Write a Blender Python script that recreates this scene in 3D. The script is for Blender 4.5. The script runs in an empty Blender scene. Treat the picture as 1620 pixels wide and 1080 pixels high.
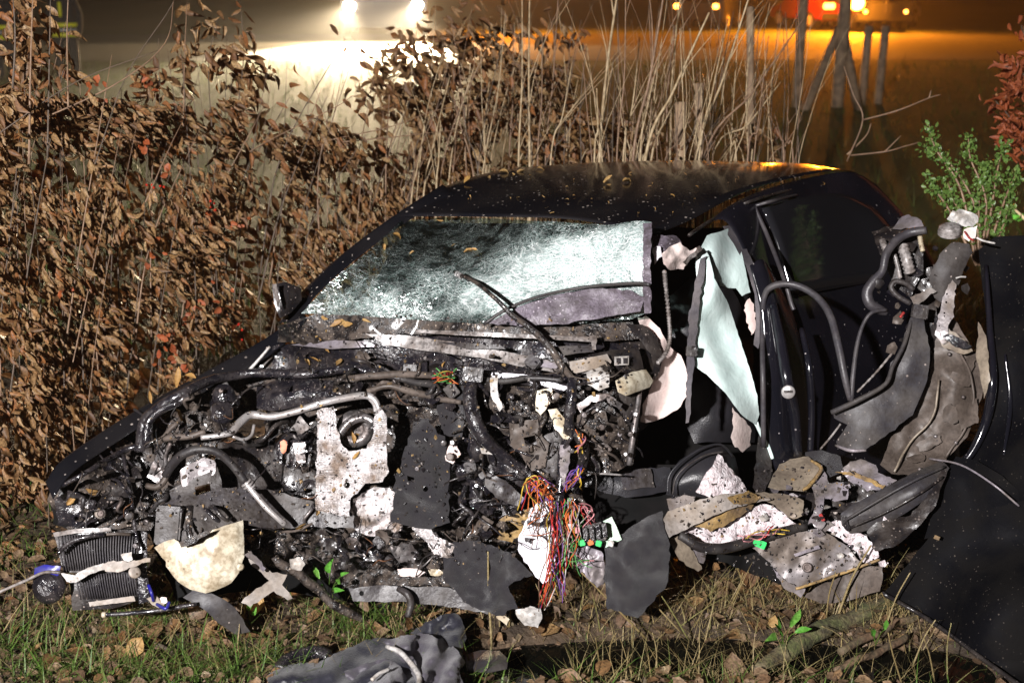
import bpy, bmesh, math, random
from mathutils import Vector, Matrix, noise, geometry, Euler, Quaternion
import numpy as np
random.seed(7); rng = np.random.default_rng(7)
sc = bpy.context.scene
R = math.radians

# ---------------------------------------------------------------- camera
CAM_H, PITCH, FPX = 2.2, 0.27, 2080.0          # eye height, tilt down, focal length in 1620-wide pixels
cam = bpy.data.cameras.new('camera'); cam.sensor_width = 36; cam.lens = FPX/1620*36
cam.clip_start = .05; cam.clip_end = 900
camo = bpy.data.objects.new('camera', cam); sc.collection.objects.link(camo)
camo.location = (0, 0, CAM_H); camo.rotation_euler = (math.pi/2-PITCH, 0, 0)
cam.dof.use_dof = True; cam.dof.focus_distance = 4.75; cam.dof.aperture_fstop = 3.0
sc.camera = camo

# ---------------------------------------------------------------- night sky, photographer's flash, exposure
world = bpy.data.worlds.new('World'); sc.world = world; world.use_nodes = True
wn = world.node_tree.nodes; wl = world.node_tree.links
sky = wn.new('ShaderNodeTexSky'); sky.sky_type = 'NISHITA'; sky.sun_disc = False
sky.sun_elevation = R(-4); sky.sun_rotation = R(200)
wl.new(sky.outputs[0], wn['Background'].inputs[0]); wn['Background'].inputs[1].default_value = .02

def lamp(name, kind, loc, aim, energy, color, size=.1, cone=60, blend=.4):
    l = bpy.data.lights.new(name, kind); l.energy = energy; l.color = color
    if kind in ('SPOT', 'POINT'): l.shadow_soft_size = size
    if kind == 'SPOT': l.spot_size = R(cone); l.spot_blend = blend
    o = bpy.data.objects.new(name, l); sc.collection.objects.link(o); o.location = loc
    o.rotation_euler = (Vector(aim)-Vector(loc)).to_track_quat('-Z', 'Y').to_euler(); return o
lamp('flash_lamp', 'SPOT', (-2.7, -3.6, 4.0), (.1, 5.0, .8), 8600, (1.0, .962, .955), .09, 86, .35)
sc.view_settings.view_transform = 'Standard'; sc.view_settings.look = 'None'
sc.view_settings.exposure = 0; sc.view_settings.gamma = 1; sc.view_settings.use_curve_mapping = False
sc.cycles.max_bounces = 6; sc.cycles.transparent_max_bounces = 12; sc.cycles.sample_clamp_indirect = 4
sc.cycles.use_denoising = True; sc.cycles.caustics_reflective = False; sc.cycles.caustics_refractive = False

# ---------------------------------------------------------------- placing: photograph pixel + distance -> point of the place
CP, SP = math.cos(PITCH), math.sin(PITCH)
def P(px, py, d):
    u = (540-py)/FPX*d
    return Vector(((px-810)/FPX*d, d*CP+u*SP, CAM_H-d*SP+u*CP))
def DG(py, z=0.):                                # distance at which a view line meets level z
    return (CAM_H-z)/max(.02, SP+(py-540)/FPX*CP)
ANCH = [(85,735,4.35),(120,900,4.40),(300,880,4.42),(300,700,4.5),(200,650,4.6),(400,560,4.75),(500,650,4.62),(600,750,4.55),
        (650,900,4.6),(800,650,4.55),(800,800,4.58),(950,640,4.5),(950,850,4.55),(1010,880,4.5),(1100,780,4.62),(1250,850,4.72),
        (1340,890,4.75),(1250,700,5.0),(1030,420,4.6),(500,490,4.9),(690,300,5.35),(1340,268,5.9),(1200,330,5.2),(1200,500,5.0),
        (1090,450,4.75),(1090,650,4.7),(800,520,4.62),(620,520,4.78),(1480,600,4.85),(1500,400,4.85),(1400,430,4.9),(1430,700,4.85),(1590,600,4.65),
        (1395,930,4.72),(1620,1000,4.3),(1450,790,4.65),(1620,760,4.55)]
AN = np.array(ANCH, float)
def D(px, py):
    r2 = (AN[:,0]-px)**2+(AN[:,1]-py)**2+400.
    w = r2**-1.6
    return min(float((w*AN[:,2]).sum()/w.sum()), DG(py)-.015)

# ---------------------------------------------------------------- materials
M = {}
def nt(name):
    m = bpy.data.materials.new(name); m.use_nodes = True; M[name] = m
    return m, m.node_tree.nodes, m.node_tree.links, m.node_tree.nodes['Principled BSDF']
def tex(n, l, kind, scale, detail=4, coord='pos', vec=None):
    t = n.new('ShaderNodeTex'+kind); t.inputs['Scale'].default_value = scale
    if 'Detail' in t.inputs and kind == 'Noise': t.inputs['Detail'].default_value = detail
    if vec is None:
        g = n.new('ShaderNodeNewGeometry'); vec = g.outputs['Position']
    l.new(vec, t.inputs['Vector']); return t
def ramp(n, l, src, a, b, ca=(0,0,0,1), cb=(1,1,1,1)):
    r = n.new('ShaderNodeValToRGB'); r.color_ramp.elements[0].position = a; r.color_ramp.elements[1].position = b
    r.color_ramp.elements[0].color = ca; r.color_ramp.elements[1].color = cb
    l.new(src, r.inputs[0]); return r
def mixc(n, l, fac, a, b):
    m = n.new('ShaderNodeMix'); m.data_type = 'RGBA'
    for s, v in ((0, fac), (6, a), (7, b)):
        if isinstance(v, (int, float)): m.inputs[s].default_value = v
        elif isinstance(v, tuple): m.inputs[s].default_value = v if len(v) == 4 else (*v, 1)
        else: l.new(v, m.inputs[s])
    return m.outputs[2]
def mth(n, l, op, a, b=0.):
    m = n.new('ShaderNodeMath'); m.operation = op
    for s, v in ((0, a), (1, b)):
        if isinstance(v, (int, float)): m.inputs[s].default_value = v
        else: l.new(v, m.inputs[s])
    return m.outputs[0]
def pm(name, c1, c2, scale=9, cut=(.42,.62), rough=(.4,.7), metal=0, bump=.3, bscale=60, speck=None, sscale=70, samt=.16, coat=0, spec=.5, sheen=0, tr=0):
    m, n, l, b = nt(name)
    t = tex(n, l, 'Noise', scale, 6); f = ramp(n, l, t.outputs[0], *cut)
    col = mixc(n, l, f.outputs[0], c1, c2)
    rr = n.new('ShaderNodeMapRange'); l.new(f.outputs[0], rr.inputs[0]); rr.inputs[3].default_value = rough[0]; rr.inputs[4].default_value = rough[1]
    dk = DIRT.get(name, 0)
    if dk:
        big = ramp(n, l, tex(n, l, 'Noise', 13, 4).outputs[0], .40, .60)
        fine = ramp(n, l, tex(n, l, 'Noise', 75, 8).outputs[0], .46, .58)
        dm = mth(n, l, 'MULTIPLY', mth(n, l, 'ADD', mth(n, l, 'MULTIPLY', big.outputs[0], .55), mth(n, l, 'MULTIPLY', fine.outputs[0], .6)), dk)
        col = mixc(n, l, mth(n, l, 'MINIMUM', dm, .95), col, DCOL.get(name, (.016,.011,.008)))
    if speck:
        v = tex(n, l, 'Voronoi', sscale)
        sep = n.new('ShaderNodeSeparateColor'); l.new(v.outputs['Color'], sep.inputs[0])
        rad = mth(n, l, 'MULTIPLY', mth(n, l, 'POWER', sep.outputs[0], 3.), samt*2.2)
        big = ramp(n, l, tex(n, l, 'Noise', 5, 2).outputs[0], .38, .6)
        k = mth(n, l, 'MULTIPLY', mth(n, l, 'LESS_THAN', v.outputs['Distance'], rad), big.outputs[0])
        col = mixc(n, l, k, col, speck)
    l.new(col, b.inputs['Base Color']); l.new(rr.outputs[0], b.inputs['Roughness'])
    b.inputs['Metallic'].default_value = metal; b.inputs['Specular IOR Level'].default_value = spec
    b.inputs['Coat Weight'].default_value = coat; b.inputs['Coat Roughness'].default_value = .12
    b.inputs['Sheen Weight'].default_value = sheen
    if tr: b.inputs['Transmission Weight'].default_value = 0
    if bump:
        bt = tex(n, l, 'Noise', bscale, 5); bp = n.new('ShaderNodeBump'); bp.inputs['Strength'].default_value = bump; bp.inputs['Distance'].default_value = .006
        l.new(bt.outputs[0], bp.inputs['Height']); l.new(bp.outputs[0], b.inputs['Normal'])
    return m
DIRT = dict(plastic=.5, plastic_grey=.75, liner=.5, rubber=.4, rubber_grey=.35, alu=.15, steel=.6, grey_metal=.28, mauve_metal=.32, beige_metal=.3, ochre=.5, brown_metal=.45, tan_sheet=.35, dirty_white=.55, white_plastic=.45, pale_strip=.7, felt=.35, white_cloth=.12, airbag=.16, fibre=.35, frit=.55, belt=.3, leather=.2, mint=.05, jacket_grey=.25, moss_wood=.7, wood=.6)
DCOL = dict(dirty_white=(.13,.085,.04), airbag=(.30,.2,.16), white_cloth=(.3,.24,.22), fibre=(.26,.2,.2), mint=(.38,.46,.44), felt=(.014,.012,.013), jacket_grey=(.05,.045,.055))
SP1 = (.42,.36,.32)
pm('paint', (.006,.006,.008), (.010,.009,.010), 4, rough=(.10,.28), bump=.05, bscale=25, speck=SP1, sscale=55, samt=.135, coat=.6)
pm('paint_side', (.006,.006,.009), (.009,.008,.012), 4, rough=(.14,.3), bump=.35, bscale=14, speck=(.3,.27,.27), sscale=42, samt=.09, coat=.5)
pm('panel_black', (.003,.003,.004), (.006,.0055,.0055), 7, rough=(.6,.8), bump=.2, bscale=60, speck=(.05,.042,.035), sscale=95, samt=.14, spec=.04)
pm('plastic', (.013,.012,.014), (.034,.027,.024), 16, rough=(.22,.6), bump=.5, bscale=70, speck=(.22,.18,.16), sscale=90, samt=.17, coat=.25)
pm('plastic_wet', (.010,.009,.012), (.030,.025,.026), 22, rough=(.08,.4), bump=.8, bscale=90, speck=(.16,.13,.12), sscale=120, samt=.17, coat=.7)
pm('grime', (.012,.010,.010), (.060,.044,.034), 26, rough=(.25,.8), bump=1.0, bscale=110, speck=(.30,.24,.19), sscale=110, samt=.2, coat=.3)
pm('plastic_grey', (.042,.038,.042), (.065,.056,.052), 10, rough=(.42,.65), bump=.35, bscale=80, speck=(.2,.17,.15), sscale=80, samt=.12)
pm('liner', (.030,.028,.033), (.05,.043,.04), 7, rough=(.5,.75), bump=.3, bscale=50, speck=(.24,.2,.18), sscale=60, samt=.11)
pm('rubber', (.018,.016,.018), (.036,.032,.030), 14, rough=(.45,.65), bump=.25, bscale=90, speck=(.15,.13,.11), sscale=120, samt=.1)
pm('rubber_grey', (.036,.033,.039), (.055,.049,.052), 14, rough=(.42,.6), bump=.2, bscale=90)
pm('alu', (.62,.59,.58), (.42,.38,.36), 18, rough=(.3,.5), metal=.6, bump=.25, bscale=70)
pm('steel', (.30,.28,.28), (.14,.11,.10), 12, rough=(.3,.6), metal=.7, bump=.35, bscale=60)
pm('grey_metal', (.27,.245,.25), (.15,.12,.10), 9, rough=(.35,.62), metal=.25, bump=.4, bscale=40, speck=(.07,.05,.04), sscale=60, samt=.14)
pm('mauve_metal', (.28,.25,.28), (.17,.145,.135), 10, rough=(.4,.6), metal=.2, bump=.4, bscale=50)
pm('beige_metal', (.40,.36,.33), (.24,.19,.145), 8, rough=(.4,.65), metal=.1, bump=.3, bscale=50, speck=(.1,.07,.05), sscale=50, samt=.14)
pm('ochre', (.34,.22,.085), (.20,.13,.065), 12, rough=(.5,.8), bump=.5, bscale=60)
pm('brown_metal', (.07,.054,.044), (.11,.085,.07), 9, rough=(.48,.75), metal=.1, bump=.3, bscale=30, speck=(.05,.04,.035), sscale=50, samt=.14)
pm('tan_sheet', (.25,.205,.155), (.16,.125,.095), 8, rough=(.4,.6), bump=.3, bscale=40)
pm('dirty_white', (.62,.57,.45), (.36,.29,.19), 13, (.40,.68), rough=(.32,.7), bump=.25, bscale=50, speck=(.10,.065,.035), sscale=75, samt=.17, coat=.15)
pm('white_plastic', (.56,.54,.52), (.38,.34,.30), 16, rough=(.3,.5), bump=.15, bscale=60, speck=(.15,.1,.07), sscale=90, samt=.13)
pm('pale_strip', (.32,.295,.285), (.16,.13,.115), 15, (.4,.6), rough=(.3,.6), bump=.4, bscale=50, speck=(.05,.04,.035), sscale=70, samt=.15)
pm('felt', (.018,.0165,.0195), (.026,.0235,.025), 18, rough=(.9,1), bump=.7, bscale=330, speck=(.22,.18,.15), sscale=70, samt=.06, spec=.15, sheen=.25)
pm('mint', (.74,.88,.85), (.66,.82,.79), 8, rough=(.75,.9), bump=.3, bscale=45, spec=.25)
pm('white_cloth', (.74,.73,.78), (.62,.60,.64), 12, rough=(.7,.9), bump=.4, bscale=50, speck=(.22,.14,.1), sscale=55, samt=.09, spec=.25)
pm('airbag', (.72,.61,.575), (.60,.48,.45), 9, rough=(.75,.9), bump=.4, bscale=60, spec=.2)
pm('fibre', (.78,.72,.74), (.52,.44,.45), 45, rough=(.9,1), bump=1.6, bscale=95, speck=(.3,.2,.15), sscale=60, samt=.12, spec=.15)
pm('leather', (.017,.017,.020), (.022,.021,.025), 10, rough=(.32,.45), bump=.25, bscale=220)
pm('belt', (.10,.092,.105), (.13,.115,.12), 12, rough=(.6,.8), bump=.5, bscale=300)
pm('frit', (.17,.145,.18), (.085,.068,.085), 22, (.35,.65), rough=(.4,.7), bump=.6, bscale=130, speck=(.42,.37,.42), sscale=120, samt=.17)
pm('void', (.006,.006,.006), (.010,.009,.009), 8, rough=(.8,1), bump=0, spec=.1)  # near-black backing colour: the dark inside the wreck is put into it
pm('jacket', (.008,.008,.015), (.012,.012,.02), 12, rough=(.45,.6), bump=.35, bscale=120, sheen=.15)
pm('jacket_grey', (.068,.060,.074), (.05,.045,.058), 10, rough=(.5,.65), bump=.35, bscale=120, sheen=.2)
pm('blue_plastic', (.012,.012,.20), (.02,.02,.12), 14, rough=(.3,.5), bump=.1)
pm('board', (.42,.55,.42), (.30,.42,.32), 60, rough=(.4,.5), bump=.1)
pm('wood', (.20,.125,.075), (.11,.085,.045), 20, rough=(.6,.85), bump=1.0, bscale=60)
pm('moss_wood', (.17,.135,.075), (.095,.105,.035), 12, rough=(.7,.9), bump=1.0, bscale=90)
pm('post_wood', (.34,.23,.14), (.20,.14,.09), 10, rough=(.7,.9), bump=.6, bscale=40)
pm('skin', (.45,.26,.19), (.42,.24,.18), 10, rough=(.5,.6), bump=.1)
pm('uniform', (.012,.013,.018), (.018,.018,.022), 10, rough=(.8,.9), bump=.2)
pm('boot', (.012,.012,.012), (.02,.018,.016), 10, rough=(.35,.5), bump=.2)
for nm, c in dict(orange=(.72,.17,.035), red=(.55,.03,.025), yellow=(.68,.46,.05), purple=(.22,.09,.35), blue=(.03,.05,.45), white=(.62,.57,.55), green=(.10,.34,.08), pink=(.62,.25,.27), brown=(.17,.075,.035), dark=(.02,.02,.022)).items():
    pm('wire_'+nm, tuple(x*.8 for x in c), tuple(x*.35 for x in c), 30, rough=(.4,.6), bump=0)
pm('bright_green', (.03,.52,.12), (.02,.40,.09), 20, rough=(.4,.5), bump=.1)

def foil_mat():
    m, n, l, b = nt('foil')
    t = tex(n, l, 'Noise', 14, 6); f = ramp(n, l, t.outputs[0], .48, .66)
    l.new(mixc(n, l, f.outputs[0], (.74,.70,.70), (.26,.20,.16)), b.inputs['Base Color'])
    b.inputs['Metallic'].default_value = .8; b.inputs['Roughness'].default_value = .5
    v = tex(n, l, 'Voronoi', 210); v.inputs['Randomness'].default_value = .25
    n2 = tex(n, l, 'Noise', 24, 5)
    h = mth(n, l, 'ADD', mth(n, l, 'MULTIPLY', v.outputs['Distance'], 1.1), mth(n, l, 'MULTIPLY', n2.outputs[0], 2.2))
    bp = n.new('ShaderNodeBump'); bp.inputs['Strength'].default_value = .7; bp.inputs['Distance'].default_value = .006
    l.new(h, bp.inputs['Height']); l.new(bp.outputs[0], b.inputs['Normal'])
foil_mat()

def leaf_mat(name, cols, transl=.2, rough=.55):
    m, n, l, b = nt(name)
    oi = n.new('ShaderNodeObjectInfo'); g = n.new('ShaderNodeNewGeometry')
    rnd = mth(n, l, 'FRACT', mth(n, l, 'ADD', oi.outputs['Random'], g.outputs['Random Per Island']))
    r = n.new('ShaderNodeValToRGB'); cr = r.color_ramp
    while len(cr.elements) < len(cols): cr.elements.new(.5)
    for i, c in enumerate(cols):
        cr.elements[i].position = i/(len(cols)-1); cr.elements[i].color = (*c, 1)
    l.new(rnd, r.inputs[0])
    t = tex(n, l, 'Noise', 120, 3)
    c2 = mixc(n, l, ramp(n, l, t.outputs[0], .35, .75).outputs[0], r.outputs[0], (cols[0][0]*.55, cols[0][1]*.5, cols[0][2]*.45))
    l.new(c2, b.inputs['Base Color']); b.inputs['Roughness'].default_value = rough; b.inputs['Specular IOR Level'].default_value = .35
    ts = n.new('ShaderNodeBsdfTranslucent'); l.new(c2, ts.inputs[0])
    mx = n.new('ShaderNodeMixShader'); mx.inputs[0].default_value = transl
    l.new(b.outputs[0], mx.inputs[1]); l.new(ts.outputs[0], mx.inputs[2]); l.new(mx.outputs[0], n['Material Output'].inputs[0])
leaf_mat('dry_leaf', [(.09,.044,.018), (.25,.135,.05), (.36,.225,.10), (.16,.068,.026), (.38,.25,.115), (.30,.115,.034), (.14,.072,.03)])
leaf_mat('red_leaf', [(.30,.07,.025), (.36,.10,.03), (.24,.07,.03)])
leaf_mat('litter_leaf', [(.10,.062,.038), (.17,.11,.065), (.25,.17,.10), (.26,.14,.055), (.13,.085,.06)], .15)
leaf_mat('ochre_leaf', [(.42,.25,.075), (.36,.20,.07), (.46,.31,.13), (.28,.16,.07)], .2)
leaf_mat('green_leaf', [(.09,.17,.035), (.14,.25,.055), (.19,.28,.07)], .3, .4)
leaf_mat('bright_leaf', [(.10,.34,.04), (.14,.40,.06), (.2,.42,.08)], .3, .4)
leaf_mat('grass', [(.06,.13,.02), (.10,.19,.03), (.14,.21,.045), (.18,.16,.06), (.055,.11,.02)], .25, .5)
leaf_mat('straw', [(.30,.23,.10), (.24,.18,.08), (.36,.29,.15), (.20,.21,.07)], .2, .6)
pm('stem', (.42,.32,.19), (.27,.19,.10), 30, rough=(.5,.7), bump=.4, bscale=150)
pm('stem_red', (.22,.135,.08), (.15,.09,.055), 30, rough=(.5,.7), bump=.3, bscale=150)
pm('stem_dark', (.10,.07,.05), (.06,.045,.03), 30, rough=(.6,.8), bump=.3, bscale=150)
pm('berry', (.45,.03,.015), (.38,.02,.012), 60, rough=(.2,.3), bump=0)

def glass_mat():
    m, n, l, b = nt('shattered_glass')
    at = n.new('ShaderNodeAttribute'); at.attribute_name = 'crush'; cr = at.outputs['Fac']
    g = n.new('ShaderNodeNewGeometry')
    nz = tex(n, l, 'Noise', 7, 5); vm = n.new('ShaderNodeVectorMath'); vm.operation = 'SCALE'; vm.inputs[3].default_value = .11
    l.new(nz.outputs['Color'], vm.inputs[0]); va = n.new('ShaderNodeVectorMath'); l.new(g.outputs['Position'], va.inputs[0]); l.new(vm.outputs[0], va.inputs[1])
    st = n.new('ShaderNodeVectorMath'); st.operation = 'MULTIPLY'; st.inputs[1].default_value = (.45, 1., 1.5); l.new(va.outputs[0], st.inputs[0])
    lines = None
    for s, w in ((26, .030), (55, .05), (120, .085)):
        v = tex(n, l, 'Voronoi', s, vec=st.outputs[0]); v.feature = 'DISTANCE_TO_EDGE'
        k = mth(n, l, 'LESS_THAN', v.outputs['Distance'], mth(n, l, 'MULTIPLY', mth(n, l, 'ADD', cr, .10 if s == 26 else .03), w*1.4))
        lines = k if lines is None else mth(n, l, 'MAXIMUM', lines, k)
    cl = tex(n, l, 'Noise', 34, 6); clf = ramp(n, l, mth(n, l, 'ADD', cl.outputs[0], mth(n, l, 'MULTIPLY', mth(n, l, 'SUBTRACT', cr, .5), .75)), .42, .72)
    solid = mth(n, l, 'MULTIPLY', clf.outputs[0], mth(n, l, 'MINIMUM', mth(n, l, 'MULTIPLY', cr, 1.25), .93))
    keep = tex(n, l, 'Noise', 11, 3); kp = ramp(n, l, keep.outputs[0], .36, .56)
    lf = mth(n, l, 'MULTIPLY', lines, mth(n, l, 'MAXIMUM', kp.outputs[0], cr))
    fac = mth(n, l, 'MAXIMUM', solid, mth(n, l, 'MULTIPLY', lf, .8))
    dcol = mixc(n, l, ramp(n, l, tex(n, l, 'Noise', 19, 5).outputs[0], .35, .7).outputs[0], (.31,.415,.40), (.10,.155,.148))
    e1 = tex(n, l, 'Voronoi', 75, vec=va.outputs[0]); e1.feature = 'DISTANCE_TO_EDGE'; e2 = tex(n, l, 'Voronoi', 165, vec=st.outputs[0]); e2.feature = 'DISTANCE_TO_EDGE'
    ew = mth(n, l, 'MAXIMUM', mth(n, l, 'LESS_THAN', e1.outputs['Distance'], .05), mth(n, l, 'LESS_THAN', e2.outputs['Distance'], .09))
    sv = n.new('ShaderNodeVectorMath'); sv.operation = 'MULTIPLY'; sv.inputs[1].default_value = (.3, .8, 2.2); l.new(va.outputs[0], sv.inputs[0])
    e3 = tex(n, l, 'Voronoi', 42, vec=sv.outputs[0]); e3.feature = 'DISTANCE_TO_EDGE'
    ew = mth(n, l, 'MAXIMUM', mth(n, l, 'MULTIPLY', ew, .55), mth(n, l, 'LESS_THAN', e3.outputs['Distance'], .045))
    dcol = mixc(n, l, mth(n, l, 'MULTIPLY', ew, .85), dcol, (.86,.90,.89))
    b.inputs['Roughness'].default_value = .35; l.new(dcol, b.inputs['Base Color'])
    bn = tex(n, l, 'Noise', 150, 4); bp = n.new('ShaderNodeBump'); bp.inputs['Strength'].default_value = .8; bp.inputs['Distance'].default_value = .005
    l.new(bn.outputs[0], bp.inputs['Height']); l.new(bp.outputs[0], b.inputs['Normal'])
    tp = n.new('ShaderNodeBsdfTransparent'); tp.inputs[0].default_value = (.62,.72,.69,1)
    gl = n.new('ShaderNodeBsdfGlossy'); gl.inputs['Roughness'].default_value = .12
    bp2 = n.new('ShaderNodeBump'); bp2.inputs['Strength'].default_value = .5; bp2.inputs['Distance'].default_value = .01
    l.new(tex(n, l, 'Voronoi', 60, vec=st.outputs[0]).outputs['Distance'], bp2.inputs['Height']); l.new(bp2.outputs[0], gl.inputs['Normal'])
    m1 = n.new('ShaderNodeMixShader'); m1.inputs[0].default_value = .10; l.new(tp.outputs[0], m1.inputs[1]); l.new(gl.outputs[0], m1.inputs[2])
    m2 = n.new('ShaderNodeMixShader'); l.new(fac, m2.inputs[0]); l.new(m1.outputs[0], m2.inputs[1]); l.new(b.outputs[0], m2.inputs[2])
    l.new(m2.outputs[0], n['Material Output'].inputs[0])
glass_mat()
def soil_mat():
    m, n, l, b = nt('soil')
    a = tex(n, l, 'Noise', 6, 8); f = ramp(n, l, a.outputs[0], .38, .62)
    c = mixc(n, l, f.outputs[0], (.030,.021,.014), (.075,.050,.030))
    sepp = n.new('ShaderNodeSeparateXYZ'); g = n.new('ShaderNodeNewGeometry'); l.new(g.outputs['Position'], sepp.inputs[0])
    far = n.new('ShaderNodeMapRange'); far.inputs[1].default_value = 7; far.inputs[2].default_value = 10; l.new(sepp.outputs[1], far.inputs[0])
    gn = ramp(n, l, tex(n, l, 'Noise', .9, 6).outputs[0], .35, .65)
    gc = mixc(n, l, gn.outputs[0], (.045,.065,.015), (.085,.095,.03))
    l.new(mixc(n, l, far.outputs[0], c, gc), b.inputs['Base Color']); b.inputs['Roughness'].default_value = .8; b.inputs['Specular IOR Level'].default_value = .3
    bt = tex(n, l, 'Noise', 45, 8); bp = n.new('ShaderNodeBump'); bp.inputs['Strength'].default_value = 1; bp.inputs['Distance'].default_value = .02
    l.new(bt.outputs[0], bp.inputs['Height']); l.new(bp.outputs[0], b.inputs['Normal'])
soil_mat()
def simple(name, col, rough, metal=0, emit=None, es=0, spec=.5):
    m, n, l, b = nt(name); b.inputs['Base Color'].default_value = (*col, 1); b.inputs['Roughness'].default_value = rough; b.inputs['Metallic'].default_value = metal
    b.inputs['Specular IOR Level'].default_value = spec
    if emit: b.inputs['Emission Color'].default_value = (*emit, 1); b.inputs['Emission Strength'].default_value = es
simple('water', (.004,.004,.003), .04)
pm('asphalt', (.06,.057,.055), (.085,.08,.075), 3, rough=(.7,.85), bump=.5, bscale=25)
simple('headlight', (.9,.9,.9), .2, 0, (1.,.86,.62), 260)
simple('beacon', (.9,.4,.05), .2, 0, (1.,.30,.02), 90)
simple('tail_lamp', (.9,.3,.05), .2, 0, (1.,.42,.06), 12)
simple('reflex_yellow', (.9,.86,.03), .35, 0)
simple('reflex_silver', (.7,.7,.68), .4, .3)
simple('car_red', (.30,.012,.01), .25)
simple('car_dark', (.02,.02,.025), .25)
simple('car_white', (.55,.55,.57), .3)
simple('tyre', (.015,.015,.015), .8)
simple('window_dark', (.01,.01,.012), .08)

# ---------------------------------------------------------------- object helpers
COL = sc.collection.objects
def tag(o, label=None, cat=None, group=None, kind=None):
    for k, v in (('label', label), ('category', cat), ('group', group), ('kind', kind)):
        if v: o[k] = v
    return o
def link(o, parent=None):
    COL.link(o)
    if parent is not None:
        o.parent = parent
        if parent.type == 'EMPTY': o.matrix_parent_inverse = Matrix.Translation(-parent.location)
    return o
def thing(name, loc, label, cat, group=None):
    o = bpy.data.objects.new(name, None); o.location = loc; COL.link(o); o.empty_display_size = .1
    return tag(o, label, cat, group)
def mesh(name, verts, faces, mat, parent=None, smooth=True):
    me = bpy.data.meshes.new(name); me.from_pydata([tuple(v) for v in verts], [], faces); me.validate()
    if smooth: me.polygons.foreach_set('use_smooth', [True]*len(me.polygons))
    if mat: me.materials.append(M[mat])
    me.update()
    return link(bpy.data.objects.new(name, me), parent)
def catmull(pts, per=6):
    pts = [np.array(p, float) for p in pts]
    if len(pts) < 3: per = max(2, per)
    q = [2*pts[0]-pts[1]]+pts+[2*pts[-1]-pts[-2]]; out = []
    for i in range(1, len(q)-2):
        for k in range(per):
            t = k/per
            out.append(.5*((2*q[i])+(-q[i-1]+q[i+1])*t+(2*q[i-1]-5*q[i]+4*q[i+1]-q[i+2])*t*t+(-q[i-1]+3*q[i]-3*q[i+1]+q[i+2])*t**3))
    out.append(pts[-1]); return out
def tube_mesh(path, radii, sides=8, cap=True):
    path = [Vector(p) for p in path]; n = len(path); V = []; F = []; prev = None
    for i, p in enumerate(path):
        t = (path[min(i+1, n-1)]-path[max(i-1, 0)])
        t = t.normalized() if t.length > 1e-9 else Vector((0, 0, 1))
        a = prev - t*prev.dot(t) if prev is not None else t.orthogonal()
        a = a.normalized() if a.length > 1e-6 else t.orthogonal().normalized()
        prev = a; b = t.cross(a)
        for k in range(sides):
            an = 2*math.pi*k/sides; V.append(p+(a*math.cos(an)+b*math.sin(an))*radii[i])
        if i:
            o = (i-1)*sides
            for k in range(sides): F.append((o+k, o+(k+1) % sides, o+sides+(k+1) % sides, o+sides+k))
    if cap: F.append(tuple(range(sides-1, -1, -1))); F.append(tuple((n-1)*sides+k for k in range(sides)))
    return V, F
def tube(name, pts, r, mat, parent=None, per=6, sides=8, wob=0, ridges=0, ring=.25):
    """pts: (px, py[, nearer]) ; r in pixels, one or a list"""
    P3 = [P(p[0], p[1], D(p[0], p[1])-(p[2] if len(p) > 2 else 0)) for p in pts]
    dm = np.mean([D(p[0], p[1]) for p in pts])/FPX
    rr = r if isinstance(r, (list, tuple)) else [r]*len(pts)
    rr = [q*(.84 if q > 3 else 1) for q in rr]
    path = catmull(P3, per); rad = [float(x[0]) for x in catmull([(q,) for q in rr], per)]
    if ridges:
        path = [p for i, p in enumerate(catmull(P3, ridges))]; rad = [float(x[0]) for x in catmull([(q,) for q in rr], ridges)]
        rad = [q*(1+ring*(i % 2)-ring*.5) for i, q in enumerate(rad)]
    s = random.random()*100
    if wob: path = [np.array(p)+wob*dm*np.array(noise.noise_vector(Vector(p)*14+Vector((s, 0, 0)))) for p in path]
    V, F = tube_mesh(path, [q*dm for q in rad], sides)
    return mesh(name, V, F, mat, parent)
def inpoly(x, y, poly):
    c = False; j = len(poly)-1
    for i in range(len(poly)):
        xi, yi = poly[i][:2]; xj, yj = poly[j][:2]
        if (yi > y) != (yj > y) and x < (xj-xi)*(y-yi)/(yj-yi)+xi: c = not c
        j = i
    return c
def segd(x, y, poly):
    best = 1e9
    for i in range(len(poly)):
        x0, y0 = poly[i-1][:2]; x1, y1 = poly[i][:2]; dx, dy = x1-x0, y1-y0
        t = max(0, min(1, ((x-x0)*dx+(y-y0)*dy)/(dx*dx+dy*dy+1e-9)))
        best = min(best, math.hypot(x-x0-t*dx, y-y0-t*dy))
    return best
SHEET = {'grey_metal', 'mauve_metal', 'brown_metal', 'tan_sheet', 'beige_metal', 'steel', 'foil', 'pale_strip'}
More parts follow.
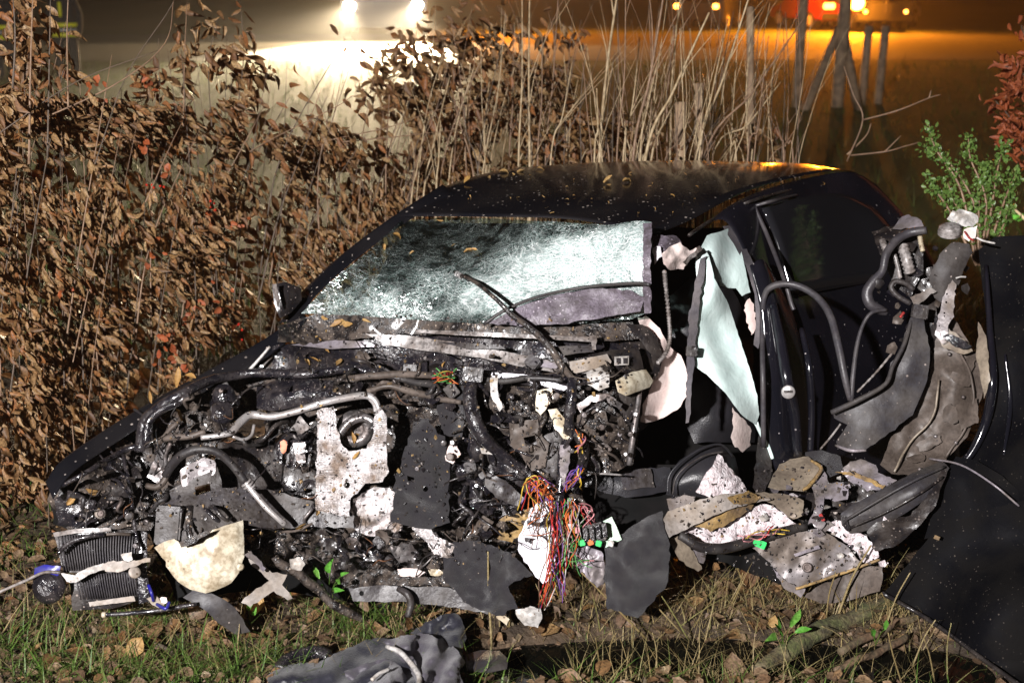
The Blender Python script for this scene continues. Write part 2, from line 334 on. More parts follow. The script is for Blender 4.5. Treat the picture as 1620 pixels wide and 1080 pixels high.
def plate(name, outline, mat, parent=None, off=0., th=.004, amp=.012, fs=.02, step=10, jag=1.5, holes=(), fold=None, vcol=None, smooth=True, round_=0):
    """sheet of its own thickness: outline in pixels (px, py[, nearer]), crumpled by amp metres"""
    s = random.random()*200
    dense = []
    for i in range(len(outline)):
        a = outline[i-1]; b = outline[i]; n = max(1, int(math.hypot(b[0]-a[0], b[1]-a[1])/step))
        for k in range(n):
            t = k/n; z = (a[2] if len(a) > 2 else 0)*(1-t)+(b[2] if len(b) > 2 else 0)*t
            j = jag if n > 1 or True else 0
            dense.append((a[0]+(b[0]-a[0])*t+random.uniform(-j, j), a[1]+(b[1]-a[1])*t+random.uniform(-j, j), z))
    loops = [dense]
    for h in holes:
        if len(h) == 3: h = [(h[0]+h[2]*math.cos(q*math.pi/4), h[1]+h[2]*math.sin(q*math.pi/4)) for q in range(8)]
        loops.append([(p[0], p[1], 0) for p in h])
    pts = []; edges = []
    for lp in loops:
        o = len(pts); pts += lp; edges += [(o+i, o+(i+1) % len(lp)) for i in range(len(lp))]
    xs = [p[0] for p in dense]; ys = [p[1] for p in dense]
    y = min(ys)+step*.5; row = 0
    while y < max(ys):
        x = min(xs)+(step*.5 if row % 2 else 0)
        while x < max(xs):
            qx = x+random.uniform(-.2, .2)*step; qy = y+random.uniform(-.2, .2)*step
            if inpoly(qx, qy, dense) and min(segd(qx, qy, lp) for lp in loops) > step*.45 and not any(inpoly(qx, qy, lp) for lp in loops[1:]): pts.append((qx, qy, None))
            x += step
        y += step*.87; row += 1
    v2, e2, f2, _, _, _ = geometry.delaunay_2d_cdt([Vector(p[:2]) for p in pts], edges, [], 0, 1e-4)
    ol = [(p[0], p[1], p[2]) for p in dense[::max(1, len(dense)//40)]]; oa = np.array(ol)
    front = []; back = []
    for v in v2:
        r2 = (oa[:,0]-v.x)**2+(oa[:,1]-v.y)**2+4; w = r2**-1.5; z = float((w*oa[:,2]).sum()/w.sum())
        nx, ny = v.x*fs, v.y*fs
        nval = noise.fractal(Vector((nx, ny, s)), .9, 2.1, 3)
        nval += .9*(abs(noise.noise(Vector((nx*1.7+9, ny*1.7, s+5))))-.25)
        if mat in SHEET: nval = 1.5*(abs(noise.noise(Vector((nx*.8, ny*.8, s))))-.22)+.9*(abs(noise.noise(Vector((nx*2.1+4, ny*2.1, s+8))))-.22)+.25*noise.noise(Vector((nx*5, ny*5, s)))
        if fold:
            ax, ay, fa, ff = fold
            ph = (v.x*ax+v.y*ay)*ff+2.2*noise.noise(Vector((v.x*.012, v.y*.012, s+30)))
            nval += fa*math.sin(ph)
        if round_:
            e = segd(v.x, v.y, dense); z2 = round_*(1-math.exp(-e/18.))
        else: z2 = 0
        d = D(v.x, v.y)-off-z-z2-amp*nval
        d = min(d, DG(v.y)-.004)
        front.append(P(v.x, v.y, d)); back.append(P(v.x, v.y, d+th))
    tris = []
    for f in f2:
        cx = sum(v2[i].x for i in f)/3; cy = sum(v2[i].y for i in f)/3
        if inpoly(cx, cy, dense) and not any(inpoly(cx, cy, lp) for lp in loops[1:]): tris.append(tuple(f))
    N = len(v2); V = front+back; F = []
    cnt = {}
    for t in tris:
        a, b, c = t
        nrm = (front[b]-front[a]).cross(front[c]-front[a])
        if nrm.dot(Vector((0, 0, CAM_H))-front[a]) < 0: a, b, c = c, b, a
        F.append((a, b, c)); F.append((N+c, N+b, N+a))
        for e in ((a, b), (b, c), (c, a)): cnt[e] = 1
    for (a, b) in list(cnt):
        if (b, a) not in cnt:
            o = len(V); V += [front[a], front[b], back[b], back[a]]; F.append((o+3, o+2, o+1, o))
    ob = mesh(name, V, F, mat, parent, smooth)
    if vcol:
        at = ob.data.attributes.new('crush', 'FLOAT', 'POINT')
        at.data.foreach_set('value', [vcol(v2[i % N].x, v2[i % N].y) if i < 2*N else .5 for i in range(len(V))])
    return ob
def loft(name, rows, mat, parent=None, per=5, th=.006, bump=.0):
    """rows of (px, py, distance): a smooth skin through them"""
    g = [catmull([P(*p) for p in r], per) for r in rows]
    cols = [catmull([g[i][k] for i in range(len(g))], per) for k in range(len(g[0]))]
    nr = len(cols[0]); nc = len(cols); V = []
    for i in range(nr):
        for k in range(nc):
            p = Vector(cols[k][i]); V.append(p+Vector((0, 0, 1))*bump*noise.noise(p*6))
    N = len(V); c = Vector((0, 0, CAM_H))
    V += [p+(p-c).normalized()*th for p in V]; F = []
    for i in range(nr-1):
        for k in range(nc-1):
            a = i*nc+k; F.append((a, a+nc, a+nc+1, a+1)); F.append((N+a+1, N+a+nc+1, N+a+nc, N+a))
    rim = [i for i in range(nc)]+[i*nc+nc-1 for i in range(1, nr)]+[(nr-1)*nc+k for k in range(nc-2, -1, -1)]+[i*nc for i in range(nr-2, 0, -1)]
    for i in range(len(rim)): a, b = rim[i], rim[(i+1) % len(rim)]; F.append((a, b, N+b, N+a))
    return mesh(name, V, F, mat, parent)
def box(name, px, py, off, w, h, dep, mat, parent=None, rot=0, tilt=(0, 0), bev=.12, d=None):
    """bevelled block: w, h in pixels, dep in metres"""
    d = (D(px, py) if d is None else d)-off; s = d/FPX; c = P(px, py, d)
    bm = bmesh.new(); bmesh.ops.create_cube(bm, size=1); bmesh.ops.scale(bm, vec=(w*s, dep, h*s), verts=bm.verts)
    bmesh.ops.bevel(bm, geom=bm.edges[:], offset=min(w*s, h*s, dep)*bev, segments=2, affect='EDGES')
    q = Euler((tilt[0]-PITCH, 0, tilt[1])).to_matrix().to_4x4() @ Matrix.Rotation(rot, 4, 'Y')
    bm.transform(Matrix.Translation(c) @ q)
    me = bpy.data.meshes.new(name); bm.to_mesh(me); bm.free(); me.materials.append(M[mat])
    return link(bpy.data.objects.new(name, me), parent)
def lathe(name, px, py, off, prof, axis, mat, parent=None, sides=18, d=None):
    """profile [(along, radius)] in pixels about axis (x right, y towards viewer, z up)"""
    d = (D(px, py) if d is None else d)-off; s = d/FPX; c = P(px, py, d); ax = Vector(axis).normalized()
    path = [c+ax*a*s for a, r in prof]; n = len(prof); a = ax.orthogonal().normalized(); b = ax.cross(a); V = []; F = []
    for i, (al, r) in enumerate(prof):
        for k in range(sides):
            an = 2*math.pi*k/sides; V.append(path[i]+(a*math.cos(an)+b*math.sin(an))*r*s)
        if i:
            o = (i-1)*sides
            for k in range(sides): F.append((o+k, o+(k+1) % sides, o+sides+(k+1) % sides, o+sides+k))
    F.append(tuple(range(sides-1, -1, -1))); F.append(tuple((n-1)*sides+k for k in range(sides)))
    o = mesh(name, V, F, mat, parent, False)
    o.data.polygons.foreach_set('use_smooth', [len(p.vertices) == 4 for p in o.data.polygons]); return o

# ---------------------------------------------------------------- ground, ditch, road
def sst(a, b, x):
    t = max(0, min(1, (x-a)/(b-a))); return t*t*(3-2*t)
def ground_z(x, y):
    z = .35*sst(12, 27, y)
    if y < 12:
        z += .028*noise.fractal(Vector((x*1.6, y*1.6, 3)), 1, 2, 4)*sst(1, 2, y)
        z -= .20*math.exp(-((y-4.0-.05*math.sin(x*3))/.15)**2)*sst(-.25, .05, x)*(1-sst(1.45, 1.7, x))
        z -= .10*math.exp(-((y-4.12)/.06)**2-((x+1.52)/.12)**2)
        z += .015*math.exp(-((y-3.72)/.12)**2)
    return z
def axis_vals(lo, hi, far0, far1, fine):
    a = list(np.arange(lo, hi, fine)); st = fine; v = hi
    while v < far1: a.append(v); st *= 1.28; v += st
    a.append(far1); st = fine; v = lo-fine; pre = []
    while v > far0: pre.append(v); st *= 1.28; v -= st
    pre.append(far0); return pre[::-1]+a
XS = axis_vals(-2.4, 2.4, -260, 260, .04); YS = axis_vals(3.2, 6.0, -60, 420, .04)
V = [(x, y, ground_z(x, y)) for y in YS for x in XS]; nx = len(XS)
F = [(j*nx+i, j*nx+i+1, (j+1)*nx+i+1, (j+1)*nx+i) for j in range(len(YS)-1) for i in range(nx-1)]
ground = tag(mesh('ground', V, F, 'soil'), kind='structure')
def sheet(name, x0, x1, y0, y1, z, mat, skew=0):
    return mesh(name, [(x0, y0, z), (x1, y0+skew, z), (x1, y1+skew, z), (x0, y1, z)], [(0, 1, 2, 3)], mat)
tag(sheet('road', -90, 60, 28.5, 43, .356, 'asphalt', 4), kind='structure')
tag(mesh('ditch_water', [(-.1, 3.8, -.055), (1.66, 3.8, -.055), (1.66, 4.22, -.055), (-.1, 4.22, -.055)], [(0, 1, 2, 3)], 'water'), kind='structure')

# ---------------------------------------------------------------- leaves and blades
def leaf_base(curl, fold, w=.42, n=4, seed=0):
    rs = random.Random(seed); V = []; F = []
    for i in range(n+1):
        t = i/n; wd = w*.5*math.sin(math.pi*min(1, t*.9+.06))**.8*(1 if i < n else .05)
        bend = curl*t*t; y = t; z = bend
        tw = .5*math.sin(seed*1.7)*t; V += [(-wd, y+rs.uniform(-.03, .03), z+fold*wd+tw*wd+rs.uniform(-.04, .04)), (.06*math.sin(t*3+seed), y, z), (wd*rs.uniform(.75, 1.1), y, z+fold*wd-tw*wd+rs.uniform(-.04, .04))]
    for i in range(n):
        o = i*3; F += [(o, o+1, o+4, o+3), (o+1, o+2, o+5, o+4)]
    return np.array(V), F
LEAF = [leaf_base(c, f, w, 4, i) for i, (c, f, w) in enumerate([(-.35, .9, .40), (.3, 1.2, .34), (-.15, 1.8, .42), (.55, .8, .32), (-.6, 1.5, .36), (.1, .55, .42)])]
ROUND = [leaf_base(c, f, w, 4, i+20) for i, (c, f, w) in enumerate([(-.25, .3, .7), (.25, .45, .62), (.05, .6, .75)])]
def merge(name, bases, mats, sel, mat, parent=None, smooth=False):
    """many copies of the base shapes in one mesh: mats (N,4,4)"""
    Vs = []; Fs = []; off = 0
    for k, (bv, bf) in enumerate(bases):
        A = mats[sel == k]
        if not len(A): continue
        hv = np.c_[bv, np.ones(len(bv))]
        Vs.append(np.einsum('nij,vj->nvi', A, hv)[:, :, :3].reshape(-1, 3))
        f = np.array(bf)
        Fs.append((f[None]+(np.arange(len(A))*len(bv))[:, None, None]+off).reshape(-1, f.shape[1])); off += len(A)*len(bv)
    Vv = np.concatenate(Vs).astype(np.float32); Ff = np.concatenate(Fs).astype(np.int32)
    me = bpy.data.meshes.new(name); me.vertices.add(len(Vv)); me.vertices.foreach_set('co', Vv.ravel())
    me.loops.add(Ff.size); me.loops.foreach_set('vertex_index', Ff.ravel()); me.polygons.add(len(Ff))
    me.polygons.foreach_set('loop_start', np.arange(len(Ff), dtype=np.int32)*Ff.shape[1]); me.polygons.foreach_set('use_smooth', [smooth]*len(Ff))
    me.update(); me.validate(); me.materials.append(M[mat])
    return link(bpy.data.objects.new(name, me), parent)
def basis(loc, ydir, up, size):
    y = Vector(ydir).normalized(); x = y.cross(Vector(up)); x = x.normalized() if x.length > 1e-4 else y.orthogonal().normalized(); z = x.cross(y)
    return np.array([[x.x*size, y.x*size, z.x*size, loc[0]], [x.y*size, y.y*size, z.y*size, loc[1]], [x.z*size, y.z*size, z.z*size, loc[2]], [0, 0, 0, 1]])
def rv(s=1.): return Vector((random.gauss(0, s), random.gauss(0, s), random.gauss(0, s)))
_base_me = {}
def leaf_object(kind, i, M4, mat, parent, name='leaf'):
    bases = LEAF if kind == 'L' else ROUND
    key = (kind, i, mat)
    if key not in _base_me:
        me = bpy.data.meshes.new('leaf'); me.from_pydata([tuple(v) for v in bases[i][0]], [], bases[i][1]); me.polygons.foreach_set('use_smooth', [True]*len(me.polygons)); me.materials.append(M[mat]); _base_me[key] = me
    o = bpy.data.objects.new(name, _base_me[key]); link(o, parent)
    o.matrix_basis = Matrix([list(r) for r in M4])
    return o

# ---------------------------------------------------------------- brown leaf hedge on the left
def top_line(px):            # upper edge of the dense hedge in the photograph
    return np.interp(px, [-200, 0, 120, 250, 400, 520, 620, 720], [95, 110, 150, 165, 150, 190, 235, 262])
def hedge_d(px):             # distance of its front face
    return np.interp(px, [-250, 0, 300, 600, 800], [5.15, 5.35, 5.95, 6.75, 7.3])
hedge = thing('leafy_hedge', (-1.6, 5.6, 0), 'dense hedge of withered brown beech leaves beside the wrecked car', 'hedge')
mats = []; sel = []; pxs = []
def hedge_leaf(px, py, d, size, wild=.5):
    p = P(px, py, d)
    lean = noise.noise(Vector((px*.008, py*.008, 1)))
    dirv = Vector((.55+.5*lean, -.25, -.62))+rv(wild*.5)
    return basis(p, dirv, Vector((0, -1, .45))+rv(.8), size)
N_H = 21000
for i in range(N_H):
    px = random.uniform(-230, 660) if random.random() < .93 else random.uniform(600, 780)
    t = top_line(px); u = random.random()
    py = t+(900-t)*u**1.12
    gap = noise.fractal(Vector((px*.011, py*.013, 7)), 1, 2, 3)
    if gap < -.08 and random.random() < .9: continue
    depth = random.random()**1.6*.7
    d = hedge_d(px)+depth+.4*noise.noise(Vector((px*.011, py*.012, 4)))
    if py > 540 and px > 300: continue
    d = min(d, DG(py)-.02) if DG(py) > 4.9 else None
    if d is None: continue
    mats.append(hedge_leaf(px, py, d, random.uniform(.03, .066)*(1 if random.random() < .88 else 1.35))); sel.append(random.randrange(6)); pxs.append((d, px, py))
for i in range(2600):
    px = random.uniform(-260, 700); t = top_line(px)+25; py = t+(800-t)*random.random(); d = hedge_d(px)+random.uniform(.75, 1.3)
    if DG(py) < d or (py > 540 and px > 250): continue
    mats.append(hedge_leaf(px, py, d, random.uniform(.07, .12), .9)); sel.append(random.randrange(6)); pxs.append((d, px, py))
# loose sprays of leaves above the dense part
for (cx, cy, rx, ry, n, dd) in [(25,60,45,60,60,5.6),(55,30,35,40,30,5.7),(80,120,60,40,45,5.6),(300,60,28,60,34,6.3),(345,55,30,50,30,6.5),(375,80,30,45,34,6.4),(230,125,40,30,40,6.2),
                              (390,120,60,30,40,6.6),(640,80,70,28,70,7.6),(720,55,60,40,90,7.8),(760,90,60,50,90,7.8),(680,130,80,40,90,7.4),(800,60,60,40,60,8.),(740,160,70,50,90,7.6),(600,150,60,40,60,7.2),(880,60,40,20,30,8.3),(10,180,50,60,50,5.5)]:
    for k in range(n):
        px, py = random.gauss(cx, rx*.6), random.gauss(cy, ry*.6); d = dd+random.gauss(0, .12)
        mats.append(hedge_leaf(px, py, d, random.uniform(.05, .095), .9)); sel.append(random.randrange(6)); pxs.append((d, px, py))
mats = np.array(mats); sel = np.array(sel); pxs = np.array(pxs)
# the leaves that show largest stand singly, the rest are one mass
vis = np.where((pxs[:,1] > 5) & (pxs[:,1] < 600) & (pxs[:,2] > 60) & (pxs[:,2] < 760) & (pxs[:,2] < 745-.62*(pxs[:,1]-85)))[0]
size = np.linalg.norm(mats[:, :3, 1], axis=1)/pxs[:,0]
front = vis[np.argsort(-(size[vis]-.03*(pxs[vis,0]-hedge_d(pxs[vis,1])) ))][:290]
for i in front: leaf_object('L', int(sel[i]), mats[i], 'dry_leaf', hedge)
rest = np.setdiff1d(np.arange(len(mats)), front)
tag(merge('foliage', LEAF, mats[rest], sel[rest], 'dry_leaf', hedge, True), kind='stuff')
# twigs inside the hedge, each a stem of it
for i in range(80):
    px = random.uniform(-60, 640); y0 = min(900, 740-.6*px+random.uniform(-60, 160)) if px > 0 else 800
    y0 = max(y0, top_line(px)+120); y1 = top_line(px)-random.uniform(-60, 110); lean = random.uniform(-60, 150)
    d = hedge_d(px)+random.uniform(.05, .5)
    d0 = min(d, DG(y0)-.01)
    pts = [P(px, y0, d0), P(px+lean*.35+random.uniform(-15, 15), (y0+y1)/2, d-.03), P(px+lean, y1, d+random.uniform(-.1, .1))]
    r = random.uniform(.0022, .0055)
    V, F = tube_mesh(catmull(pts, 5), [r*(1-.7*k/10) for k in range(11)], 5)
    mesh('twig', V, F, random.choice(['stem_dark', 'stem_dark', 'stem_dark', 'stem_red']), hedge)
for (pts, r, m) in [([(40,200,5.4),(180,135,5.5),(260,70,5.6),(275,0,5.7)],.005,'stem'),([(150,260,5.5),(200,120,5.6),(265,20,5.7),(285,-20,5.7)],.004,'stem_red'),([(46,260,5.3),(48,120,5.3),(52,-10,5.3)],.008,'stem'),([(75,250,5.4),(78,100,5.4),(80,-10,5.4)],.006,'stem_red'),([(108,170,5.4),(106,60,5.5),(108,-10,5.5)],.006,'stem'),
                    ([(20,140,5.3),(24,60,5.3),(20,-10,5.3)],.007,'stem_red'),([(0,210,5.3),(120,130,5.4),(250,80,5.5)],.004,'stem_red'),([(230,320,5.6),(270,230,5.7),(290,190,5.8)],.004,'stem'),([(290,200,6.),(292,90,6.1),(296,0,6.2)],.005,'stem_dark'),([(375,180,6.3),(385,90,6.4),(380,0,6.4)],.004,'stem_red'),([(335,200,6.2),(330,100,6.3),(345,30,6.3)],.004,'stem_red'),
                    ([(540,225,6.6),(640,215,6.7),(700,208,6.8),(745,205,6.9)],.004,'stem'),([(520,222,6.5),(620,200,6.6),(690,175,6.7),(780,160,6.8)],.004,'stem'),([(395,240,6.),(440,215,6.1),(530,170,6.2),(560,150,6.2)],.004,'stem')]:
    V, F = tube_mesh(catmull([P(*p) for p in pts], 6), list(np.linspace(r*.75, r*.3, 6*(len(pts)-1)+1)), 6); mesh('branch', V, F, 'stem_dark' if m == 'stem_red' else 'stem_red', hedge)
# orange leaves and berries in the hedge
for (cx, cy, n, s) in [(225,235,5,8),(150,140,8,12),(270,540,8,12),(275,565,9,14),(290,500,5,10),(335,330,5,8),(240,395,6,10),(330,500,7,14),(360,470,6,14),(95,460,4,6),(265,265,5,6),(232,130,7,9),(385,355,4,6),(420,590,4,8)]:
    for k in range(n):
        px, py = random.gauss(cx, s), random.gauss(cy, s); d = hedge_d(px)-.04
        leaf_object('R', random.randrange(3), basis(P(px, py, d), rv(), rv()+Vector((0, -1.5, 0)), random.uniform(.018, .045)), 'red_leaf', hedge, 'red_leaf')
def berry_mesh():
    me = bpy.data.meshes.new('berry'); bm = bmesh.new(); bmesh.ops.create_icosphere(bm, subdivisions=1, radius=.006); bm.to_mesh(me); bm.free(); me.materials.append(M['berry']); return me
bme = berry_mesh()
for (cx, cy, n) in [(330,325,7),(245,290,5),(380,520,5)]:
    for k in range(n):
        o = bpy.data.objects.new('berry', bme); o.location = P(random.gauss(cx, 9), random.gauss(cy, 9), hedge_d(cx)-.03); link(o, hedge)

# ---------------------------------------------------------------- bare shoots behind the car
def stem_obj(parent, pts, w, mat, twigs=3):
    """pts (px, py, d); w pixels; side twigs grow from the same shoot"""
    path = catmull([P(*p) for p in pts], 6); d = pts[0][2]; r0 = w*.41*d/FPX; n = len(path)
    V, F = tube_mesh(path, [r0*(1-.55*k/(n-1)) for k in range(n)], 6)
    for t in range(twigs):
        k = random.randrange(n//3, n-1); a = Vector(path[k]); u = (Vector(path[k+1])-a).normalized(); side = Vector((random.choice((-1, 1))*random.uniform(.3, .9), random.uniform(-.4, .4), .2)); l = random.uniform(.15, .5)
        q = [a, a+(u+side*.5)*l*.5, a+(u*1.1+side*.75)*l]; v2, f2 = tube_mesh(catmull(q, 3), [r0*.4*(1-.12*j) for j in range(7)], 4)
        o = len(V); V += v2; F += [tuple(i+o for i in f) for f in f2]
    return mesh('stem', V, F, mat, parent)
SHR = [
 ('pale upright shoots of a bare shrub behind the windscreen', [(838,275,838,-20,6),(820,275,826,-20,5),(862,270,884,-20,4.5),(850,270,858,60,4),(870,268,905,100,4),(805,272,812,40,4)], 7.0),
 ('tallest forked bare shrub with pale stems rising behind the car roof', [(948,268,978,-20,8.5),(940,268,944,140,5),(975,268,990,-20,4.5),(985,266,1012,60,5),(1000,266,1052,-20,8),(965,268,925,90,4)], 6.8),
 ('bare shrub whose pale stems lean right over the car roof', [(1018,266,1122,20,8),(1028,266,1092,80,6),(1055,264,1068,40,5),(1060,264,1078,-20,6),(1012,266,1040,100,5)], 6.9),
 ('bare shrub with long slanting shoots beside the short wooden stakes', [(1100,264,1190,-20,7),(1108,264,1275,25,6),(1115,264,1150,100,5),(1122,264,1235,130,5),(1105,264,1152,30,5)], 6.7),
 ('low twiggy bare shrub behind the rear of the roof', [(1182,262,1208,150,4.5),(1165,262,1150,195,4),(1240,262,1225,180,4),(1255,262,1248,190,3.5),(1188,262,1216,175,3.5)], 6.9),
 ('thin reddish shoots of a bare shrub between hedge and roof', [(690,320,697,190,4.5),(668,330,712,120,5),(735,310,745,90,4),(752,300,700,70,4.5),(715,315,722,170,4),(770,290,775,120,4),(650,335,672,200,4),(610,330,616,150,4)], 6.9),
]
for lab, stems, d in SHR:
    r = thing('bare_shrub', P(stems[0][0], stems[0][1]+150, d+.3), lab, 'shrub', 'bare shrubs behind the car'); r.location.z = 0
    for (x0, y0, x1, y1, w) in stems:
        dd = d+random.uniform(-.25, .45); g = P(x0, y0, dd); bx = x0+(x0-x1)*.35; yb = 540+(SP*dd*0+((CAM_H-dd*SP)/(dd*CP))*FPX)
        m = random.choice(['stem', 'stem', 'stem_red']) if 'red' not in lab else random.choice(['stem_red', 'stem'])
        stem_obj(r, [(bx, min(yb, 900), dd), (x0, y0, dd), ((x0+x1)/2+random.uniform(-6, 6), (y0+y1)/2, dd), (x1, y1, dd+random.uniform(-.2, .2))], w, m, random.randrange(1, 4))
    for k in range(20):
        s = random.choice(stems); x0 = s[0]+random.uniform(-35, 35); dd = d+random.uniform(-.2, .8); y1 = random.uniform(-10, 190); lean = random.uniform(-30, 70)
        stem_obj(r, [(x0-lean*.3, 420, dd), (x0, 265, dd), (x0+lean*.5+random.uniform(-8, 8), (265+y1)/2, dd), (x0+lean, y1, dd)], random.uniform(1.5, 3.4), random.choice(['stem', 'stem', 'stem_red', 'stem_dark']), random.randrange(0, 3))
# brown leaves clinging low among the shoots
mats = []; sel = []
for i in range(4200):
    px = random.uniform(590, 1010) if random.random() < .8 else random.uniform(980, 1240); py = random.uniform(100, 330)
    if px > 900 and py < 170: continue
    if px > 980 and (py < 200 or random.random() < .4): continue
    d = 7.6+random.uniform(-.5, 1.4)
    if noise.noise(Vector((px*.02, py*.02, 9))) < -.15: continue
    mats.append(hedge_leaf(px, py, d, random.uniform(.05, .10), .9)); sel.append(random.randrange(6))
under = thing('leafy_undergrowth', (.2, 8, 0), 'tangle of brown leaves among the bare shoots behind the car', 'undergrowth'); under['kind'] = 'stuff'
tag(merge('foliage', LEAF, np.array(mats), np.array(sel), 'dry_leaf', under, True), kind='stuff')
# fallen branch with twigs on the grass beyond the rear
br = thing('forked_branch', P(1400, 240, 7.2), 'thin bare forked branch sticking out over the grass beyond the rear roof', 'branch')
for pts in [[(1340,255,7.2),(1365,190,7.1),(1350,150,7.1),(1335,105,7.1)],[(1365,190,7.1),(1420,175,7.),(1470,155,7.),(1488,150,7.)],[(1470,155,7.),(1473,143,7.)],[(1340,245,7.2),(1370,215,7.2),(1378,195,7.2)],[(1345,246,7.2),(1400,240,7.1),(1430,232,7.1),(1455,225,7.1)],[(1400,240,7.1),(1425,215,7.1)]]:
    V, F = tube_mesh(catmull([P(*p) for p in pts], 5), list(np.linspace(.005, .0025, 5*(len(pts)-1)+1)), 5); mesh('twig', V, F, 'stem_red', br)

# short wooden stakes and a tree trunk behind the shoots
def post(name, px, ytop, ybot, d, w, mat, label, group=None, lean=0):
    a = P(px, ybot, d); b = P(px+lean, ytop, d); a = a+(a-b)*.15
    n = 9; path = [a.lerp(b, k/(n-1)) for k in range(n)]; r = w*.5*d/FPX
    V, F = tube_mesh(path, [r*(1+.06*noise.noise(Vector((k*.9, px, 0)))) for k in range(n)], 12)
    return tag(mesh(name, V, F, mat), label, 'post', group)
post('wooden_stake', 1106, 133, 420, 7.4, 15, 'post_wood', 'pale weathered wooden stake, the taller of two among the shoots', 'short stakes')
post('wooden_stake', 1076, 163, 420, 7.3, 19, 'post_wood', 'pale thick wooden stake, the shorter of two among the shoots', 'short stakes')
post('tree_stem', 1187, 12, 330, 9.5, 12, 'post_wood', 'slim upright wooden pole between shoots and tall posts', None)
# timber posts with braces on the grass
def at_z(px, py, z): return P(px, py, DG(py, z))
GP = .33
fr = thing('braced_fence', (0, 0, 0), 'timber fence posts with two slanting braces on the dark grass', 'fence')
base = at_z(1330, 172, .2); fr.location = base
def beam(name, p0, p1, w, mat='post_wood'):
    V, F = tube_mesh([p0.lerp(p1, k/6) for k in range(7)], [w*(1+.05*noise.noise(Vector((k, p0.x, 0)))) for k in range(7)], 10); return mesh(name, V, F, mat, fr)
for (x, y0, yt, w) in [(1259,172,-60,.075),(1324,172,-60,.10),(1362,170,40,.065),(1388,168,40,.065)]:
    a = at_z(x, y0, .2); dd = DG(y0, .2); b = P(x+4, yt, dd); beam('post', a-Vector((0, 0, .2)), Vector((b.x, a.y, b.z)), w)
for (x0, x1) in [(1270, 1325), (1360, 1331)]:
    a = at_z(x0, 176, .2); b = P(x1, 45, DG(172, .2)); beam('brace', a-Vector((0, 0, .1)), b+Vector((0, -.12, 0)), .07)

# ---------------------------------------------------------------- small green bush and russet bush on the right
def bush(name, label, d, stems, mat, lsize, n, kindL, stemmat, spread, leafname='leaf'):
    b = thing(name, P(stems[0][0][0], stems[0][0][1], d), label, 'bush'); b.location.z = 0; mt = []; sl = []
    for st in stems:
        path = catmull([P(px, py, d+(k*.03 if len(st) else 0)) for k, (px, py) in enumerate(st)], 8); nn = len(path)
        V, F = tube_mesh(path, list(np.linspace(.007, .0025, nn)), 5); mesh('stem', V, F, stemmat, b)
        for k in range(n):
            t = random.uniform(.15, 1)*(nn-1); i = int(min(t, nn-2)); p = Vector(path[i]).lerp(Vector(path[i+1]), t-i); u = Vector(path[i+1])-Vector(path[i])
            dv = u.normalized()*.7+rv(.8); p = p+rv(spread)
            mt.append(basis(p, dv, rv()+Vector((0, -1, .6)), lsize*random.uniform(.6, 1.25))); sl.append(random.randrange(3))
    mt = np.array(mt); sl = np.array(sl); k = min(len(mt), 120)
    for i in range(k): leaf_object(kindL, int(sl[i]), mt[i], mat, b, leafname)
    if len(mt) > k: tag(merge('foliage', ROUND if kindL == 'R' else LEAF, mt[k:], sl[k:], mat, b, True), kind='stuff')
    return b
bush('small_leaved_bush', 'small bush with bright green tiny leaves behind the torn wheel arch', 5.6,
     [[(1545,420),(1520,300),(1480,235),(1470,198)],[(1550,420),(1540,320),(1495,250),(1462,232)],[(1550,420),(1560,320),(1535,250),(1532,215)],[(1555,420),(1570,320),(1580,260),(1592,225)],[(1555,420),(1585,330),(1600,290),(1608,275)],
      [(1545,420),(1500,330),(1478,300),(1470,283)],[(1555,420),(1548,330),(1555,285),(1560,262)],[(1560,420),(1590,350),(1595,320)],[(1550,420),(1530,350),(1510,320),(1500,290)]], 'green_leaf', .021, 170, 'R', 'stem_red', .016)
bush('russet_bush', 'russet brown leaved shrub at the edge of the dark grass', 7.0,
     [[(1680,500),(1640,260),(1600,190),(1575,160)],[(1690,500),(1650,260),(1620,120),(1590,105)],[(1690,500),(1660,250),(1640,120),(1615,40)],[(1680,500),(1640,300),(1610,220),(1598,205)],[(1680,500),(1650,300),(1625,160),(1605,140)],[(1700,500),(1700,300),(1690,150),(1670,60)],[(1710,500),(1740,320),(1750,200),(1745,110)],[(1700,500),(1720,280),(1715,180),(1725,90)],[(1715,500),(1770,380),(1790,260),(1800,200)]], 'red_leaf', .06, 110, 'L', 'stem_dark', .035)
bush('budding_twig', 'yellow green budding twig beside the black wing', 3.1, [[(1720,500),(1660,390),(1625,350),(1606,332)]], 'bright_leaf', .028, 9, 'R', 'stem', .004)

# ================================================================ the wrecked car
car = thing('wrecked_car', (.35, 4.9, 0), 'black hatchback torn open at the front with shattered windscreen', 'car')
